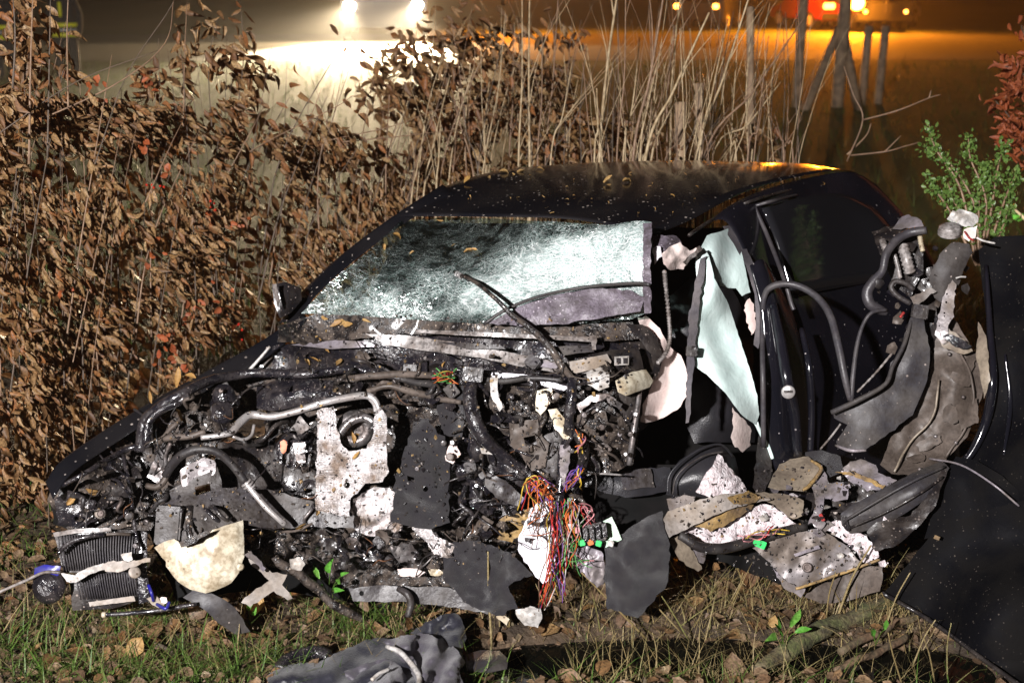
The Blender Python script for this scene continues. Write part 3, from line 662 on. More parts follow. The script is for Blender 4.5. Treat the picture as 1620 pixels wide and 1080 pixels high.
# body shell
roof = loft('roof', [[(628,342,5.22),(760,343,5.08),(900,347,4.93),(1040,370,4.74)],[(690,301,5.42),(820,307,5.28),(960,316,5.1),(1095,347,4.93)],[(780,272,5.62),(900,280,5.5),(1030,290,5.35),(1150,317,5.13)],
    [(890,260,5.82),(1000,266,5.72),(1110,274,5.55),(1205,295,5.36)],[(1010,255,6.02),(1100,258,5.95),(1190,263,5.8),(1272,278,5.62)],[(1120,254,6.22),(1190,256,6.15),(1265,259,6.02),(1338,269,5.86)],[(1200,259,6.42),(1250,260,6.36),(1310,265,6.22),(1378,286,6.05)]], 'paint', car, per=6)
loft('side_panel', [[(1118,352,4.93),(1160,322,5.1),(1210,300,5.3),(1275,282,5.6),(1345,272,5.85),(1385,290,6.03)],[(1150,352,4.98),(1185,328,5.12),(1230,312,5.32),(1290,300,5.6),(1355,305,5.85),(1432,342,6.05)],
    [(1185,420,5.0),(1210,415,5.1),(1250,405,5.3),(1310,395,5.55),(1390,390,5.8),(1470,400,6.0)],[(1200,500,4.98),(1230,500,5.08),(1280,495,5.25),(1340,480,5.5),(1420,470,5.75),(1500,470,5.95)],
    [(1206,620,4.98),(1240,620,5.05),(1295,620,5.2),(1360,610,5.45),(1430,600,5.7),(1510,590,5.9)],[(1222,745,5.02),(1260,750,5.08),(1310,750,5.2),(1370,745,5.4),(1440,740,5.65),(1520,730,5.85)],[(1240,830,5.1),(1280,830,5.15),(1320,830,5.25),(1380,820,5.4),(1450,815,5.6),(1530,800,5.8)]], 'paint_side', car, per=5)
loft('rear_side_window', [[(1205,330,5.16),(1260,314,5.36),(1330,306,5.68),(1385,330,5.88)],[(1228,385,5.16),(1280,375,5.36),(1350,365,5.66),(1412,368,5.86)],[(1252,470,5.14),(1300,460,5.34),(1370,448,5.62),(1430,440,5.84)]], 'window_dark', car, per=4, th=.004)
tube('window_trim', [(1193,326,.03),(1215,375,.06),(1240,440,.08),(1252,480,.08),(1256,490,.08)], 4.2, 'rubber_grey', car)
tube('window_trim', [(1193,326,.03),(1230,316,.0),(1290,303,-.1),(1340,300,-.1)], 2.6, 'rubber_grey', car)
tube('roof_gutter', [(1090,372,.05),(1120,352,.05),(1160,330,.05),(1195,316,.05),(1280,292,.0)], 3.2, 'plastic', car)
loft('far_pillar', [[(440,512,5.0),(470,470,5.05),(520,420,5.12),(580,372,5.18),(640,330,5.25),(700,292,5.42)],[(474,505,4.93),(498,470,4.98),(545,425,5.06),(600,382,5.14),(650,347,5.2),(720,305,5.36)]], 'paint', car, per=5, th=.03)
plate('far_mirror', [(430,450),(452,446),(476,456),(478,475),(460,495),(443,503),(434,480)], 'plastic', car, off=-.05, th=.09, amp=.004, jag=.5, round_=.05)
plate('mirror_edge', [(430,450),(437,449),(443,478),(439,486)], 'pale_strip', car, off=.02, th=.01, amp=.002, jag=.4)
# interior behind the openings
plate('cabin_backing', [(640,350),(1060,360),(1200,360),(1225,760),(1060,800),(900,820),(700,640),(560,520)], 'void', car, off=-.55, th=.02, amp=.02, step=40)  # black sheet added to close the view through the dark cabin
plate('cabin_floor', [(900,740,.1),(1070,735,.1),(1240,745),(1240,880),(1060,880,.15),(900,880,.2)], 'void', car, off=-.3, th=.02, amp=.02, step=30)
plate('dashboard', [(1000,515),(1030,520),(1050,545),(1058,600),(1045,650),(1020,680),(960,700),(950,560)], 'plastic', car, off=-.06, th=.05, amp=.01, round_=.03)
plate('rear_seat_back', [(1060,470),(1090,440),(1150,440),(1190,520),(1195,700),(1100,700),(1070,650)], 'leather', car, off=-.42, th=.08, amp=.02, step=16, round_=.06)
plate('door_sill_trim', [(930,745),(1060,738),(1062,775),(990,788),(925,770)], 'leather', car, off=-.08, th=.03, amp=.01, round_=.02)
plate('console_panel', [(980,745),(1030,740),(1035,770),(985,775)], 'plastic_grey', car, off=-.05, th=.02, amp=.004)
seat = plate('front_seat', [(1054,782),(1056,752),(1075,728),(1108,706),(1140,700),(1163,722),(1172,760),(1180,790),(1110,795)], 'leather', car, off=-.02, th=.12, amp=.004, step=8, jag=.3, round_=.07)
tube('seat_piping', [(1056,780,.05),(1059,752,.06),(1078,730,.065),(1110,709,.065),(1140,703,.06),(1160,722,.05)], 1.8, 'leather', seat)
tube('seat_piping', [(1064,782,.07),(1069,757,.08),(1085,738,.085),(1115,720,.08),(1145,714,.08)], 1.3, 'plastic_grey', seat)

# windscreen: laminated, crazed, hanging loose at the near side
WHITE = [(495,494),(580,462),(640,446),(700,428),(760,432),(815,400),(880,378),(960,364),(1032,350),(1032,500),(1000,458),(940,455),(880,463),(830,482),(790,497),(720,503),(600,498)]
DARK = [(640,452),(700,440),(745,445),(735,470),(700,490),(650,488),(625,475)]
def crush(x, y):
    e = segd(x, y, WHITE)
    w = (.5+min(.42, e/70)) if inpoly(x, y, WHITE) else max(.0, .45*math.exp(-e/16.))
    w *= .62+.38*sst(600, 860, x)
    if inpoly(x, y, DARK): w *= .5
    if x > 860: w = min(1, w*1.1)
    return w
ws = plate('windscreen', [(476,496,-.02),(520,448),(580,400),(634,350),(700,343),(800,347),(900,352),(960,356),(1008,349,.04),(1030,351,.06),(1027,430,.1),(1028,492,.12),(1000,505,.08),(900,512,.02),(800,512),(700,509),(580,500)],
           'shattered_glass', car, off=.04, th=.006, amp=.022, fs=.012, step=11, jag=.8, vcol=crush, fold=(.35,1,.35,.05))
plate('windscreen_edge', [(1018,354,.13),(1031,351,.14),(1029,430,.17),(1030,496,.18),(1018,496,.16),(1017,430,.16)], 'frit', car, off=.03, th=.004, amp=.008, step=6)
plate('windscreen_band', [(770,512),(820,486,.02),(880,466,.03),(950,455,.04),(1000,460,.06),(1020,470,.08),(1012,492,.08),(960,502,.05),(890,512,.03),(830,516)], 'frit', car, off=.10, th=.004, amp=.018, fs=.02, step=8)
tube('windscreen_seal', [(765,513,.11),(800,490,.12),(850,470,.13),(920,455,.15),(1000,448,.2),(1028,450,.24)], 3.2, 'rubber', car)
plate('glass_remnant', [(1031,372),(1070,372),(1078,385),(1060,400),(1034,405)], 'frit', car, off=.08, th=.004, amp=.02, fs=.05, step=6)
plate('glass_remnant', [(1032,392),(1044,388),(1048,405),(1035,418)], 'white_cloth', car, off=.11, th=.004, amp=.01, step=6)
# dirty wiper tray with dark frit band and debris under the glass
plate('wiper_tray', [(440,515),(500,497),(600,500),(720,508),(860,514),(1000,508),(1010,535),(960,540),(800,530),(640,528),(480,545),(440,540)], 'grime', car, off=.03, th=.02, amp=.015)
plate('cowl_panel', [(430,548),(500,535),(640,524),(800,526),(950,530),(1010,545),(1000,600),(900,620),(700,610),(560,620),(430,600)], 'plastic_wet', car, off=-.04, th=.02, amp=.02)
plate('firewall', [(420,590),(560,600),(760,585),(1000,585),(1015,660),(1000,745),(930,760),(900,830),(780,850),(600,850),(470,830),(420,700)], 'grime', car, off=-.12, th=.03, amp=.05, fs=.03)
plate('cowl_strip', [(578,528),(640,530),(720,541),(800,556),(880,572),(962,578),(968,588),(900,592),(840,583),(760,566),(660,553),(610,545)], 'pale_strip', car, off=.06, th=.006, amp=0.0072, fs=.03, step=7, jag=.4)
plate('cowl_strip', [(655,521),(740,524),(860,530),(935,533),(938,541),(860,536),(740,531),(660,526)], 'pale_strip', car, off=.08, th=.006, amp=0.0036, fs=.03, step=6, jag=.4)
plate('cowl_strip', [(885,575),(960,560),(968,572),(962,580),(910,590)], 'beige_metal', car, off=.10, th=.006, amp=0.0072, fs=.05, step=6, jag=.4)
plate('cowl_strip', [(828,567),(850,566),(885,577),(880,583),(840,578)], 'mauve_metal', car, off=.09, th=.004, amp=0.0018, step=6, jag=.4)
plate('cowl_strip', [(770,588),(830,592),(900,612),(892,618),(830,602),(775,596)], 'white_cloth', car, off=.08, th=.004, amp=0.0036, step=6, jag=.4)
plate('cowl_strip', [(460,545),(530,538),(580,540),(600,548),(520,552)], 'mauve_metal', car, off=.03, th=.004, amp=0.0048, step=7, jag=.4)
plate('cowl_strip', [(690,540),(790,545),(800,552),(740,552)], 'plastic_grey', car, off=.09, th=.004, amp=0.0036, step=7, jag=.4)
plate('cowl_strip', [(600,545),(700,572),(840,594),(900,608),(880,615),(760,600),(640,585),(590,565)], 'plastic_wet', car, off=.05, th=.01, amp=0.0108, step=8, jag=.4)
plate('cowl_strip', [(870,548),(935,546),(940,556),(890,562)], 'plastic_grey', car, off=.11, th=.004, amp=0.0024, step=7, jag=.4)
plate('end_bracket', [(932,530),(944,530),(943,552),(936,553)], 'pale_strip', car, off=.12, th=.006, amp=.003, step=5)
# bent wiper arm sticking up over the glass
tube('wiper_arm', [(722,432,.16),(752,446,.18),(780,468,.2),(812,500,.2),(845,525,.19),(875,556,.17),(890,582,.15),(908,600,.12)], [5,4,4,5,5.5,7,6.5,4.5], 'grime', car, sides=8, wob=2)
box('wiper_tip', 726, 435, .18, 14, 9, .02, 'plastic', car, rot=.5)
# far wing edge and inner arch
loft('far_wing', [[(476,492,4.9),(420,535,4.82),(330,585,4.72),(230,640,4.6),(150,690,4.48),(95,730,4.38),(72,762,4.33)],[(486,505,4.86),(440,553,4.78),(345,610,4.68),(245,662,4.55),(165,712,4.44),(112,750,4.34),(84,790,4.3)]], 'paint', car, per=5, th=.02)
plate('wing_apron', [(440,548),(350,600),(240,655),(150,705),(90,745),(75,790),(110,840),(230,850),(300,760),(360,680),(430,640)], 'grime', car, off=-.06, th=.02, amp=.03)
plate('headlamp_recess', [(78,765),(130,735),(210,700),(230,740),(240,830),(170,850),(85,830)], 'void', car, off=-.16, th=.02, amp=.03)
plate('lamp_bracket', [(150,800),(175,760),(215,735),(228,760),(200,790),(170,825)], 'plastic', car, off=.05, th=.012, amp=.02, step=7, holes=((196,764,6),))
tube('lamp_frame', [(100,770,.03),(140,745,.05),(190,715,.06),(225,700,.06)], [4,5,6,5], 'plastic_wet', car, wob=3)
tube('lamp_frame', [(196,720,.06),(205,770,.08),(212,830,.09),(220,870,.1)], [4,4,3.5,3], 'plastic_wet', car, wob=2)
tube('lamp_frame', [(110,840,.05),(150,815,.06),(180,790,.06)], [3,3.5,3], 'plastic', car, wob=3)
plate('lamp_shell', [(85,790),(110,775),(150,790),(165,815),(130,835),(92,830)], 'plastic_wet', car, off=.0, th=.02, amp=.03, step=7)
lathe('bulb_holder', 158, 812, .1, [(-6,8),(0,9),(2,7),(6,6),(7,3)], (-.3,-1,.3), 'beige_metal', car, 14)
lathe('bulb_holder', 204, 816, .1, [(-6,7),(0,8),(2,6),(5,5),(6,3)], (-.3,-1,.3), 'pale_strip', car, 14)
box('rail_bracket', 268, 830, .1, 40, 62, .05, 'plastic_grey', car, rot=.08)
tube('bonnet_stay', [(388,592,.05),(410,568,.06),(427,548,.06)], [3.2,2.6,2.2], 'white_plastic', car)
# engine compartment
plate('inner_rail', [(268,775),(300,760),(345,738),(352,770),(430,775),(500,795),(560,815),(560,835),(480,832),(430,838),(392,830),(350,835),(300,855),(275,860),(250,830)], 'plastic_grey', car, off=.09, th=.05, amp=.012, holes=([(308,770),(332,764),(334,776),(310,784)],))
tube('rail_seam', [(285,812,.075),(340,800,.075),(400,782,.075),(450,775,.07)], 2.4, 'plastic', car)
plate('bracket', [(283,745),(325,722),(340,728),(342,748),(290,770)], 'grey_metal', car, off=.09, th=.01, amp=.012, step=6)
plate('bracket', [(232,755),(255,700),(270,708),(262,745),(250,765)], 'steel', car, off=.08, th=.01, amp=.015, step=6)
tube('heater_hose', [(222,715,.08),(228,675,.09),(245,650,.1),(290,622,.1),(340,600,.09),(400,590,.08),(480,592,.08),(560,585,.08),(640,596,.08)], [11,12,11,10,9,9,8,8,7], 'plastic_wet', car, wob=3)
tube('heater_hose', [(232,700,.1),(238,660,.12),(300,625,.1)], [9,8,7], 'plastic_wet', car, wob=3)
lathe('strut_mount', 355, 632, .06, [(-30,18),(-12,20),(-10,24),(-4,24),(0,19),(16,17),(22,12)], (0,-.3,1), 'plastic_wet', car)
lathe('fluid_pot', 352, 650, .08, [(-12,17),(-9,19),(-6,17),(8,17),(11,12)], (.2,-.4,1), 'plastic_wet', car)
plate('intake_box', [(408,612),(440,600),(510,600),(575,605),(570,625),(500,640),(440,650),(405,645)], 'plastic_wet', car, off=.06, th=.08, amp=.012, round_=.05)
plate('scuttle_lining', [(430,590),(560,585),(700,600),(720,640),(640,640),(560,625),(430,610)], 'grime', car, off=.0, th=.02, amp=.03)
tube('coolant_pipe', [(318,692,.1),(350,688,.11),(368,682,.12),(380,668,.13),(398,656,.14),(430,659,.14),(470,650,.14),(515,636,.14),(560,627,.14),(582,626,.14),(594,634,.14),(600,648,.13)], [5,5,7,8,7.5,6.5,6.5,6.5,7,7,6,5], 'alu', car, sides=10)
tube('coolant_pipe', [(582,628,.13),(592,640,.13),(594,655,.12)], 3.4, 'alu', car)
tube('coolant_pipe', [(368,690,.1),(385,695,.1),(398,688,.1),(402,672,.1)], 2.6, 'alu', car)
tube('pressure_hose', [(262,752,.12),(272,735,.14),(290,718,.16),(318,710,.17),(345,716,.17),(368,736,.17),(388,762,.17)], [8,8.5,8.5,8,7.5,7,7], 'rubber', car, sides=10)
tube('pressure_pipe', [(388,762,.17),(402,780,.18),(422,803,.18),(440,820,.18),(450,829,.17)], [6,5.5,5.5,5,5.5], 'alu', car, sides=10)
for k in range(3): lathe('hose_crimp', 390+3.2*k, 763+4.2*k, .17, [(-1.4,8.6),(-.6,9.8),(.6,9.8),(1.4,8.6)], (.6,0,-.8), 'alu', car)
tube('inlet_pipe', [(232,768,.1),(248,770,.11),(260,760,.12),(266,742,.12)], [5.5,6,6,6.5], 'brown_metal', car)
lathe('hose_clamp', 264, 742, .12, [(-2.4,8.4),(-1.4,9.6),(1.4,9.6),(2.4,8.4)], (.2,0,1), 'steel', car)
tube('coolant_pipe', [(250,700,.1),(268,692,.11),(300,690,.1),(325,682,.1)], [6,6.5,6,5], 'brown_metal', car)
tube('coolant_pipe', [(262,742,.08),(262,720,.09),(270,700,.1)], 4, 'steel', car)
plate('fan_shroud', [(335,770),(345,700),(420,690),(500,735),(500,800),(430,790)], 'plastic', car, off=-.02, th=.02, amp=.02)
lathe('alternator', 470, 712, .03, [(-26,20),(-24,28),(-8,30),(-6,26),(4,26),(6,30),(20,28),(24,14),(30,10)], (.75,-.6,.1), 'plastic_wet', car)
for q in range(5): box('alternator_rib', 446+q*11, 716+q*2, .085, 4, 34, .02, 'plastic_wet', car, rot=.12)
plate('cardboard_tag', [(444,700),(450,694),(455,700),(450,718),(445,716)], 'wire_orange', car, off=.13, th=.003, amp=.002, step=5)
plate('alternator_bracket', [(462,702),(482,698),(484,732),(472,734)], 'steel', car, off=.11, th=.006, amp=.006, step=5)
plate('foil_shield', [(503,648),(528,642),(532,672),(540,700),(553,714),(580,708),(590,690),(592,655),(602,644),(613,660),(611,700),(614,745),(605,762),(578,765),(556,788),(552,817),(524,812),(498,806),(500,730)], 'foil', car, off=.12, th=.003, amp=.028, fs=.028, step=6, holes=((549,767,5),(532,752,2.5),(560,790,2.2)))
lathe('turbo_housing', 562, 678, .02, [(-20,14),(-16,26),(-4,30),(6,30),(12,24),(14,16),(2,12)], (.15,-1,.2), 'steel', car)
tube('turbo_pipe', [(535,690,.09),(552,668,.1),(575,660,.1),(592,668,.09)], 8, 'steel', car)
plate('crumpled_foil', [(560,790),(590,770),(615,772),(640,790),(636,838),(600,850),(565,842),(550,820)], 'foil', car, off=.05, th=.003, amp=.06, fs=.05, step=5)
plate('foil_scrap', [(650,835),(672,822),(690,848),(722,862),(718,880),(690,882),(676,858)], 'foil', car, off=.1, th=.003, amp=.05, fs=.05, step=5)
plate('foil_scrap', [(612,865),(650,858),(664,875),(655,890),(630,888)], 'steel', car, off=.08, th=.003, amp=.04, fs=.05, step=5)
plate('felt_panel', [(655,668),(676,660),(692,684),(705,690),(711,740),(710,828),(682,836),(650,832),(618,824),(626,752),(640,715)], 'felt', car, off=.14, th=.012, amp=.04, step=7, jag=2.4, holes=((673,773,4.5),([(644,752),(655,755),(656,762),(645,760)])))
plate('felt_panel', [(690,640),(735,600),(742,640),(730,690),(700,690)], 'felt', car, off=.08, th=.012, amp=.03, step=8)
tube('wire_loom', [(700,612,.1),(640,600,.1),(580,590,.1)], [7,6,5], 'rubber', car, wob=2)
tube('wire_loom', [(580,618,.1),(620,612,.12),(660,622,.12),(700,632,.12),(730,636,.12)], [5,6,7,6,4], 'brown_metal', car, wob=2)
tube('wire_loom', [(748,590,.14),(744,620,.15),(748,655,.16),(764,690,.16),(790,715,.14),(830,745,.12),(855,770,.12)], [12,13,14,13,11,9,8], 'plastic_wet', car, wob=3)
tube('wire_loom', [(908,600,.12),(902,640,.13),(896,690,.12),(890,730,.12),(885,790,.13)], [9,10,9,10,9], 'plastic_wet', car, wob=3)
tube('wire_loom', [(895,680,.13),(915,690,.15),(925,712,.16),(918,745,.16),(905,770,.16)], [8,10,10,9,6], 'plastic', car, wob=2)
tube('wire_loom', [(765,600,.1),(800,602,.12),(840,598,.12),(890,600,.12)], [6,6,5,5], 'rubber', car, wob=2)
tube('wire_loom', [(300,800,.1),(300,840,.1),(308,880,.1)], [7,6,6], 'grime', car, wob=2)
box('loom_clip', 748, 592, .17, 32, 22, .03, 'plastic', car, rot=.1)
plate('gearbox_casing', [(710,660),(760,650),(800,690),(830,720),(830,800),(780,830),(715,830),(708,740)], 'plastic_wet', car, off=.0, th=.15, amp=.05, fs=.035, round_=.04)
plate('heater_casing', [(760,600),(860,610),(900,640),(900,720),(840,700),(780,680)], 'grime', car, off=.0, th=.1, amp=.05, fs=.035, round_=.04)
plate('torn_bracket', [(806,668),(850,662),(858,690),(870,700),(862,740),(840,745),(824,720),(808,705)], 'brown_metal', car, off=.13, th=.006, amp=.02, step=6, holes=([(828,692),(846,688),(850,702),(832,706)],))
plate('torn_bracket', [(842,700),(880,680),(905,690),(900,740),(880,760),(852,745)], 'plastic_grey', car, off=.10, th=.01, amp=.02, step=7)
plate('torn_bracket', [(770,745),(800,760),(830,790),(820,800),(790,790),(765,765)], 'plastic_grey', car, off=.12, th=.01, amp=.02, step=7)
plate('white_bracket', [(775,598),(787,596),(788,625),(796,645),(790,650),(776,625)], 'white_plastic', car, off=.13, th=.005, amp=.006, step=5, jag=1)
plate('white_bracket', [(848,618),(872,612),(876,628),(864,645),(856,656),(846,648)], 'dirty_white', car, off=.14, th=.005, amp=.012, step=5, jag=1.5)
plate('white_bracket', [(868,648),(880,646),(892,662),(890,680),(905,690),(896,696),(878,678)], 'dirty_white', car, off=.14, th=.005, amp=.012, step=5, jag=1.5)
plate('white_bracket', [(885,705),(902,700),(900,740),(892,770),(886,760)], 'mauve_metal', car, off=.15, th=.005, amp=.012, step=5)
plate('connector_box', [(928,588),(950,580),(964,590),(963,612),(948,618),(930,608)], 'white_plastic', car, off=.14, th=.04, amp=.003, step=6, jag=.5, round_=.02)
plate('connector_box', [(973,602),(1000,588),(1022,584),(1034,602),(1028,612),(990,626),(978,620)], 'dirty_white', car, off=.13, th=.05, amp=.003, step=6, jag=.5, round_=.03)
plate('paper_label', [(972,564),(995,563),(995,577),(972,578)], 'white_plastic', car, off=.1, th=.002, amp=.001, step=6, jag=.2)
plate('label_print', [(975,566),(982,566),(982,575),(975,575)], 'plastic_grey', car, off=.103, th=.001, amp=.0005, step=6, jag=.2)
plate('label_print', [(986,566),(993,566),(993,575),(986,575)], 'plastic_grey', car, off=.103, th=.001, amp=.0005, step=6, jag=.2)
plate('black_module', [(930,560),(1010,548),(1020,585),(970,590),(935,582)], 'plastic', car, off=.05, th=.04, amp=.006, round_=.02)
plate('pedal_bracket', [(905,650),(940,630),(965,640),(985,660),(1000,690),(1006,720),(985,740),(960,750),(930,745),(915,720)], 'grime', car, off=.08, th=.012, amp=.025, step=7, holes=((972,720,11),(950,682,8),([(958,650),(975,655),(978,672),(962,668)])))
plate('pedal_bracket', [(980,620),(1005,625),(1008,680),(996,720),(984,700)], 'plastic_grey', car, off=.07, th=.01, amp=.015, step=7)
plate('bracket_rim', [(912,640),(935,625),(960,622),(985,640),(980,648),(958,632),(935,636),(918,650)], 'steel', car, off=.13, th=.006, amp=.008, step=6)
tube('steering_shaft', [(1012,615,.08),(1003,680,.1),(995,735,.1)], [5,6,5], 'steel', car)
for (x, y, r) in [(924,656,4.5),(1006,655,5),(952,675,5.5),(990,718,4),(998,686,4.5),(980,686,4),(702,700,5),(746,728,4),(712,722,6.5),(716,700,5),(880,626,6),(350,618,4),(215,862,4),(160,812,6),(204,815,6),(232,825,5),(905,712,4),(660,740,3.5)]:
    lathe('bolt', x, y, .16, [(-4,r*.7),(0,r*.7),(0.2,r),(3,r),(3.6,r*.6)], (random.uniform(-.4,.4),-1,random.uniform(-.2,.4)), random.choice(['steel','steel','pale_strip','grey_metal']), car, 10)
plate('serial_label', [(759,708),(790,711),(791,720),(762,717)], 'white_plastic', car, off=.11, th=.002, amp=.001, step=6, jag=.2)
plate('connector_cluster', [(704,705),(722,700),(728,718),(715,734),(704,728)], 'airbag', car, off=.13, th=.03, amp=.01, step=5, round_=.012)
tube('steel_rod', [(922,748,.1),(955,749,.1),(984,751,.09)], 1.6, 'alu', car)
# copper ends and bundles
def wire_fan(parent, starts, ends, mids, n, colors, r=1.25, near=.16, spread=9):
    for k in range(n):
        a = random.choice(starts); b = random.choice(ends); m = random.choice(mids)
        g = random.gauss
        pts = [(a[0]+g(0,4), a[1]+g(0,4), near+g(0,.015))]+[(m[0]+g(0,spread), m[1]+g(0,spread), near+.02+g(0,.03))]+[(b[0]+g(0,spread), b[1]+g(0,spread), near+g(0,.02))]
        tube('wire', pts, r*random.uniform(.5,.85), 'wire_'+random.choice(colors), parent, per=7, sides=5, wob=11)
loom = tube('wiring_trunk', [(885,780,.13),(884,810,.14),(886,850,.14),(884,885,.13)], [10,9,7,4], 'plastic', car, wob=3)
wire_fan(loom, [(878,775),(870,790)], [(828,795),(835,770),(850,810),(862,800)], [(846,760),(855,768),(865,775)], 22, ['orange','orange','orange','brown','red','yellow','purple'], 1.2)
wire_fan(loom, [(915,735),(920,745)], [(892,770),(898,772),(905,765)], [(905,750),(902,760)], 12, ['orange','purple','purple','brown','blue'], 1.2, .19, 4)
wire_fan(loom, [(918,738)], [(925,780),(922,765)], [(918,755)], 3, ['blue','yellow'], 1.4, .2, 3)
wire_fan(loom, [(884,790),(890,795),(900,800)], [(880,900),(888,940),(870,955),(895,930),(865,965)], [(884,850),(892,860),(878,840)], 20, ['red','orange','green','yellow','white','purple','brown'], 1.15, .16, 7)
wire_fan(loom, [(900,790),(905,800)], [(905,870),(915,855),(895,900),(910,880)], [(900,830),(905,840),(912,835)], 15, ['green','white','yellow','white','orange','pink'], 1.1, .17, 6)
wire_fan(loom, [(878,790),(870,800)], [(874,895),(862,955),(880,930)], [(876,850),(874,830)], 12, ['red','red','orange','white','dark'], 1.2, .17, 4)
wire_fan(loom, [(925,805),(920,800)], [(940,825),(930,830),(918,835)], [(930,812)], 10, ['pink','red','white','pink'], 1.1, .18, 4)
wire_fan(loom, [(862,810),(850,800)], [(838,840),(870,855),(855,800)], [(830,830),(850,852)], 7, ['brown','orange','brown'], .9, .19, 9)
wire_fan(loom, [(905,865)], [(925,880),(912,905),(935,890)], [(915,875),(908,885)], 7, ['white','pink','dark','green'], 1.0, .17, 5)
w2 = tube('wire_stub', [(560,598,.1),(600,594,.12),(640,592,.12),(690,594,.13)], [6,7,7,6], 'brown_metal', car, wob=2)
wire_fan(w2, [(690,594)], [(722,592),(718,600),(724,604),(712,588)], [(705,594)], 14, ['orange','red','orange','green','yellow'], 1.2, .16, 2.5)
w3 = tube('wire_stub', [(921,700,.17),(924,718,.18),(918,735,.18)], [8,8,6], 'plastic', car)
wire_fan(w3, [(918,690)], [(918,715),(922,712)], [(920,704)], 6, ['yellow','orange','purple','pink'], 1.6, .22, 3)
# white airbag cloth and hanging side curtain
plate('airbag', [(1008,503),(1022,500),(1044,520),(1056,545),(1076,562),(1087,585),(1089,620),(1078,642),(1058,657),(1030,668),(1014,668),(1017,640),(1030,610),(1040,580),(1034,545),(1020,525)], 'airbag', car, off=.04, th=.004, amp=.02, step=7, fold=(1,.4,.9,.11))
plate('dash_trim', [(990,512),(1016,512),(1040,535),(1050,565),(1044,590),(1036,600),(1030,560),(1010,535)], 'plastic', car, off=.09, th=.02, amp=.004, round_=.02)
cur = plate('side_airbag_curtain', [(1100,395),(1113,392),(1122,404),(1130,440),(1152,480),(1170,535),(1185,580),(1198,625),(1201,655),(1196,672),(1172,655),(1148,622),(1118,592),(1100,580),(1090,545),(1094,490),(1102,440)], 'mint', car, off=.10, th=.003, amp=.012, step=6, jag=.5, fold=(1,-.45,.8,.11))
plate('curtain_fold', [(1118,372),(1140,366),(1156,360),(1170,385),(1178,420),(1187,462),(1174,468),(1164,456),(1152,455),(1140,452),(1128,438),(1112,415),(1106,398)], 'mint', car, off=.045, th=.003, amp=.012, jag=.5, step=6, fold=(1,.1,1.2,.13))
tube('curtain_strap', [(1196,668,.08),(1206,690,.08),(1215,705,.07),(1222,725,.06)], [4,3.5,3.5,3], 'mint', car)
plate('airbag_strip', [(1107,410),(1118,404),(1108,470),(1101,540),(1096,600),(1091,668),(1084,670),(1086,600),(1090,500)], 'belt', car, off=.13, th=.006, amp=.006, step=7)
box('strip_clip', 1094, 555, .16, 17, 16, .02, 'plastic', car)
plate('seat_belt', [(1143,358),(1156,356),(1175,380),(1196,425),(1209,470),(1208,520),(1200,552),(1192,545),(1196,510),(1194,465),(1180,420),(1160,385)], 'belt', car, off=.05, th=.004, amp=.004, step=7, jag=.5)
plate('door_pillar_trim', [(1205,660),(1212,640),(1222,745),(1205,790),(1190,770)], 'plastic_grey', car, off=.06, th=.02, amp=.004)
plate('pink_airbag_end', [(1180,478),(1186,470),(1192,480),(1194,500),(1196,520),(1190,530),(1182,510),(1177,492)], 'airbag', car, off=.03, th=.02, amp=.008, step=4, round_=.015)
plate('pink_airbag_end', [(1158,645),(1168,655),(1180,665),(1188,680),(1186,705),(1176,714),(1162,706),(1155,692),(1160,675)], 'airbag', car, off=.05, th=.02, amp=.012, step=5, round_=.015)
plate('broken_visor', [(1046,402),(1058,392),(1075,384),(1092,396),(1100,390),(1104,398),(1090,412),(1080,426),(1062,427),(1050,418)], 'airbag', car, off=.14, th=.006, amp=.03, fs=.05, step=5)
plate('visor_rod', [(1080,415),(1108,388),(1112,392),(1085,420)], 'pale_strip', car, off=.16, th=.01, amp=.002, step=5)
tube('twisted_cord', [(1051,428,.13),(1054,460,.13),(1058,500,.13),(1060,530,.12),(1055,555,.12),(1040,575,.12)], 3, 'pale_strip', car, ridges=14, ring=.7)
# door pillar with striker and loose weatherstrip
loft('door_pillar', [[(1186,420,4.9),(1206,410,4.93),(1222,430,5.02)],[(1204,500,4.88),(1228,480,4.9),(1256,500,5.05)],[(1208,600,4.88),(1238,580,4.9),(1275,590,5.06)],[(1214,690,4.9),(1244,680,4.92),(1285,690,5.08)],[(1226,760,4.94),(1254,760,4.96),(1294,760,5.1)]], 'paint_side', car, per=5, th=.03)
tube('pillar_highlight_ridge', [(1222,480,.12),(1234,540,.13),(1244,600,.13),(1256,650,.12),(1262,720,.1)], [8,11,12,11,9], 'paint_side', car)  # ridge tubes shaped to catch the lamp as upright highlights
tube('pillar_highlight_ridge', [(1268,520,.0),(1280,580,.02),(1284,650,.02),(1282,720,.02)], [5,7,7,6], 'paint_side', car)
st = lathe('door_striker', 1247, 620, .16, [(-3,11),(0,11),(1.5,10),(1.6,0.5)], (-.2,-1,.05), 'alu', car, 20)
box('striker_slot', 1247, 619, .172, 13, 4, .006, 'plastic', st)
tube('weatherstrip', [(1208,705,.1),(1207,600,.1),(1206,520,.1),(1209,470,.12),(1224,452,.14),(1255,450,.16),(1288,466,.18),(1312,496,.2),(1326,545,.22),(1336,595,.22),(1345,632,.2)], [5,5,5,5.5,6.5,6.5,6.5,7,7,6.5,5], 'rubber_grey', car, sides=8)
tube('weatherstrip', [(1346,634,.2),(1350,590,.2),(1356,545,.2),(1366,512,.2),(1380,494,.2),(1402,490,.18)], [5,4.5,4,3.5,3,3], 'rubber_grey', car, sides=8)
tube('frayed_cable', [(1356,620,.18),(1385,590,.18),(1412,558,.16)], 1.8, 'pale_strip', car, ridges=8)
tube('frayed_cable', [(1330,670,.16),(1315,690,.16),(1298,710,.15)], 1.6, 'pale_strip', car)
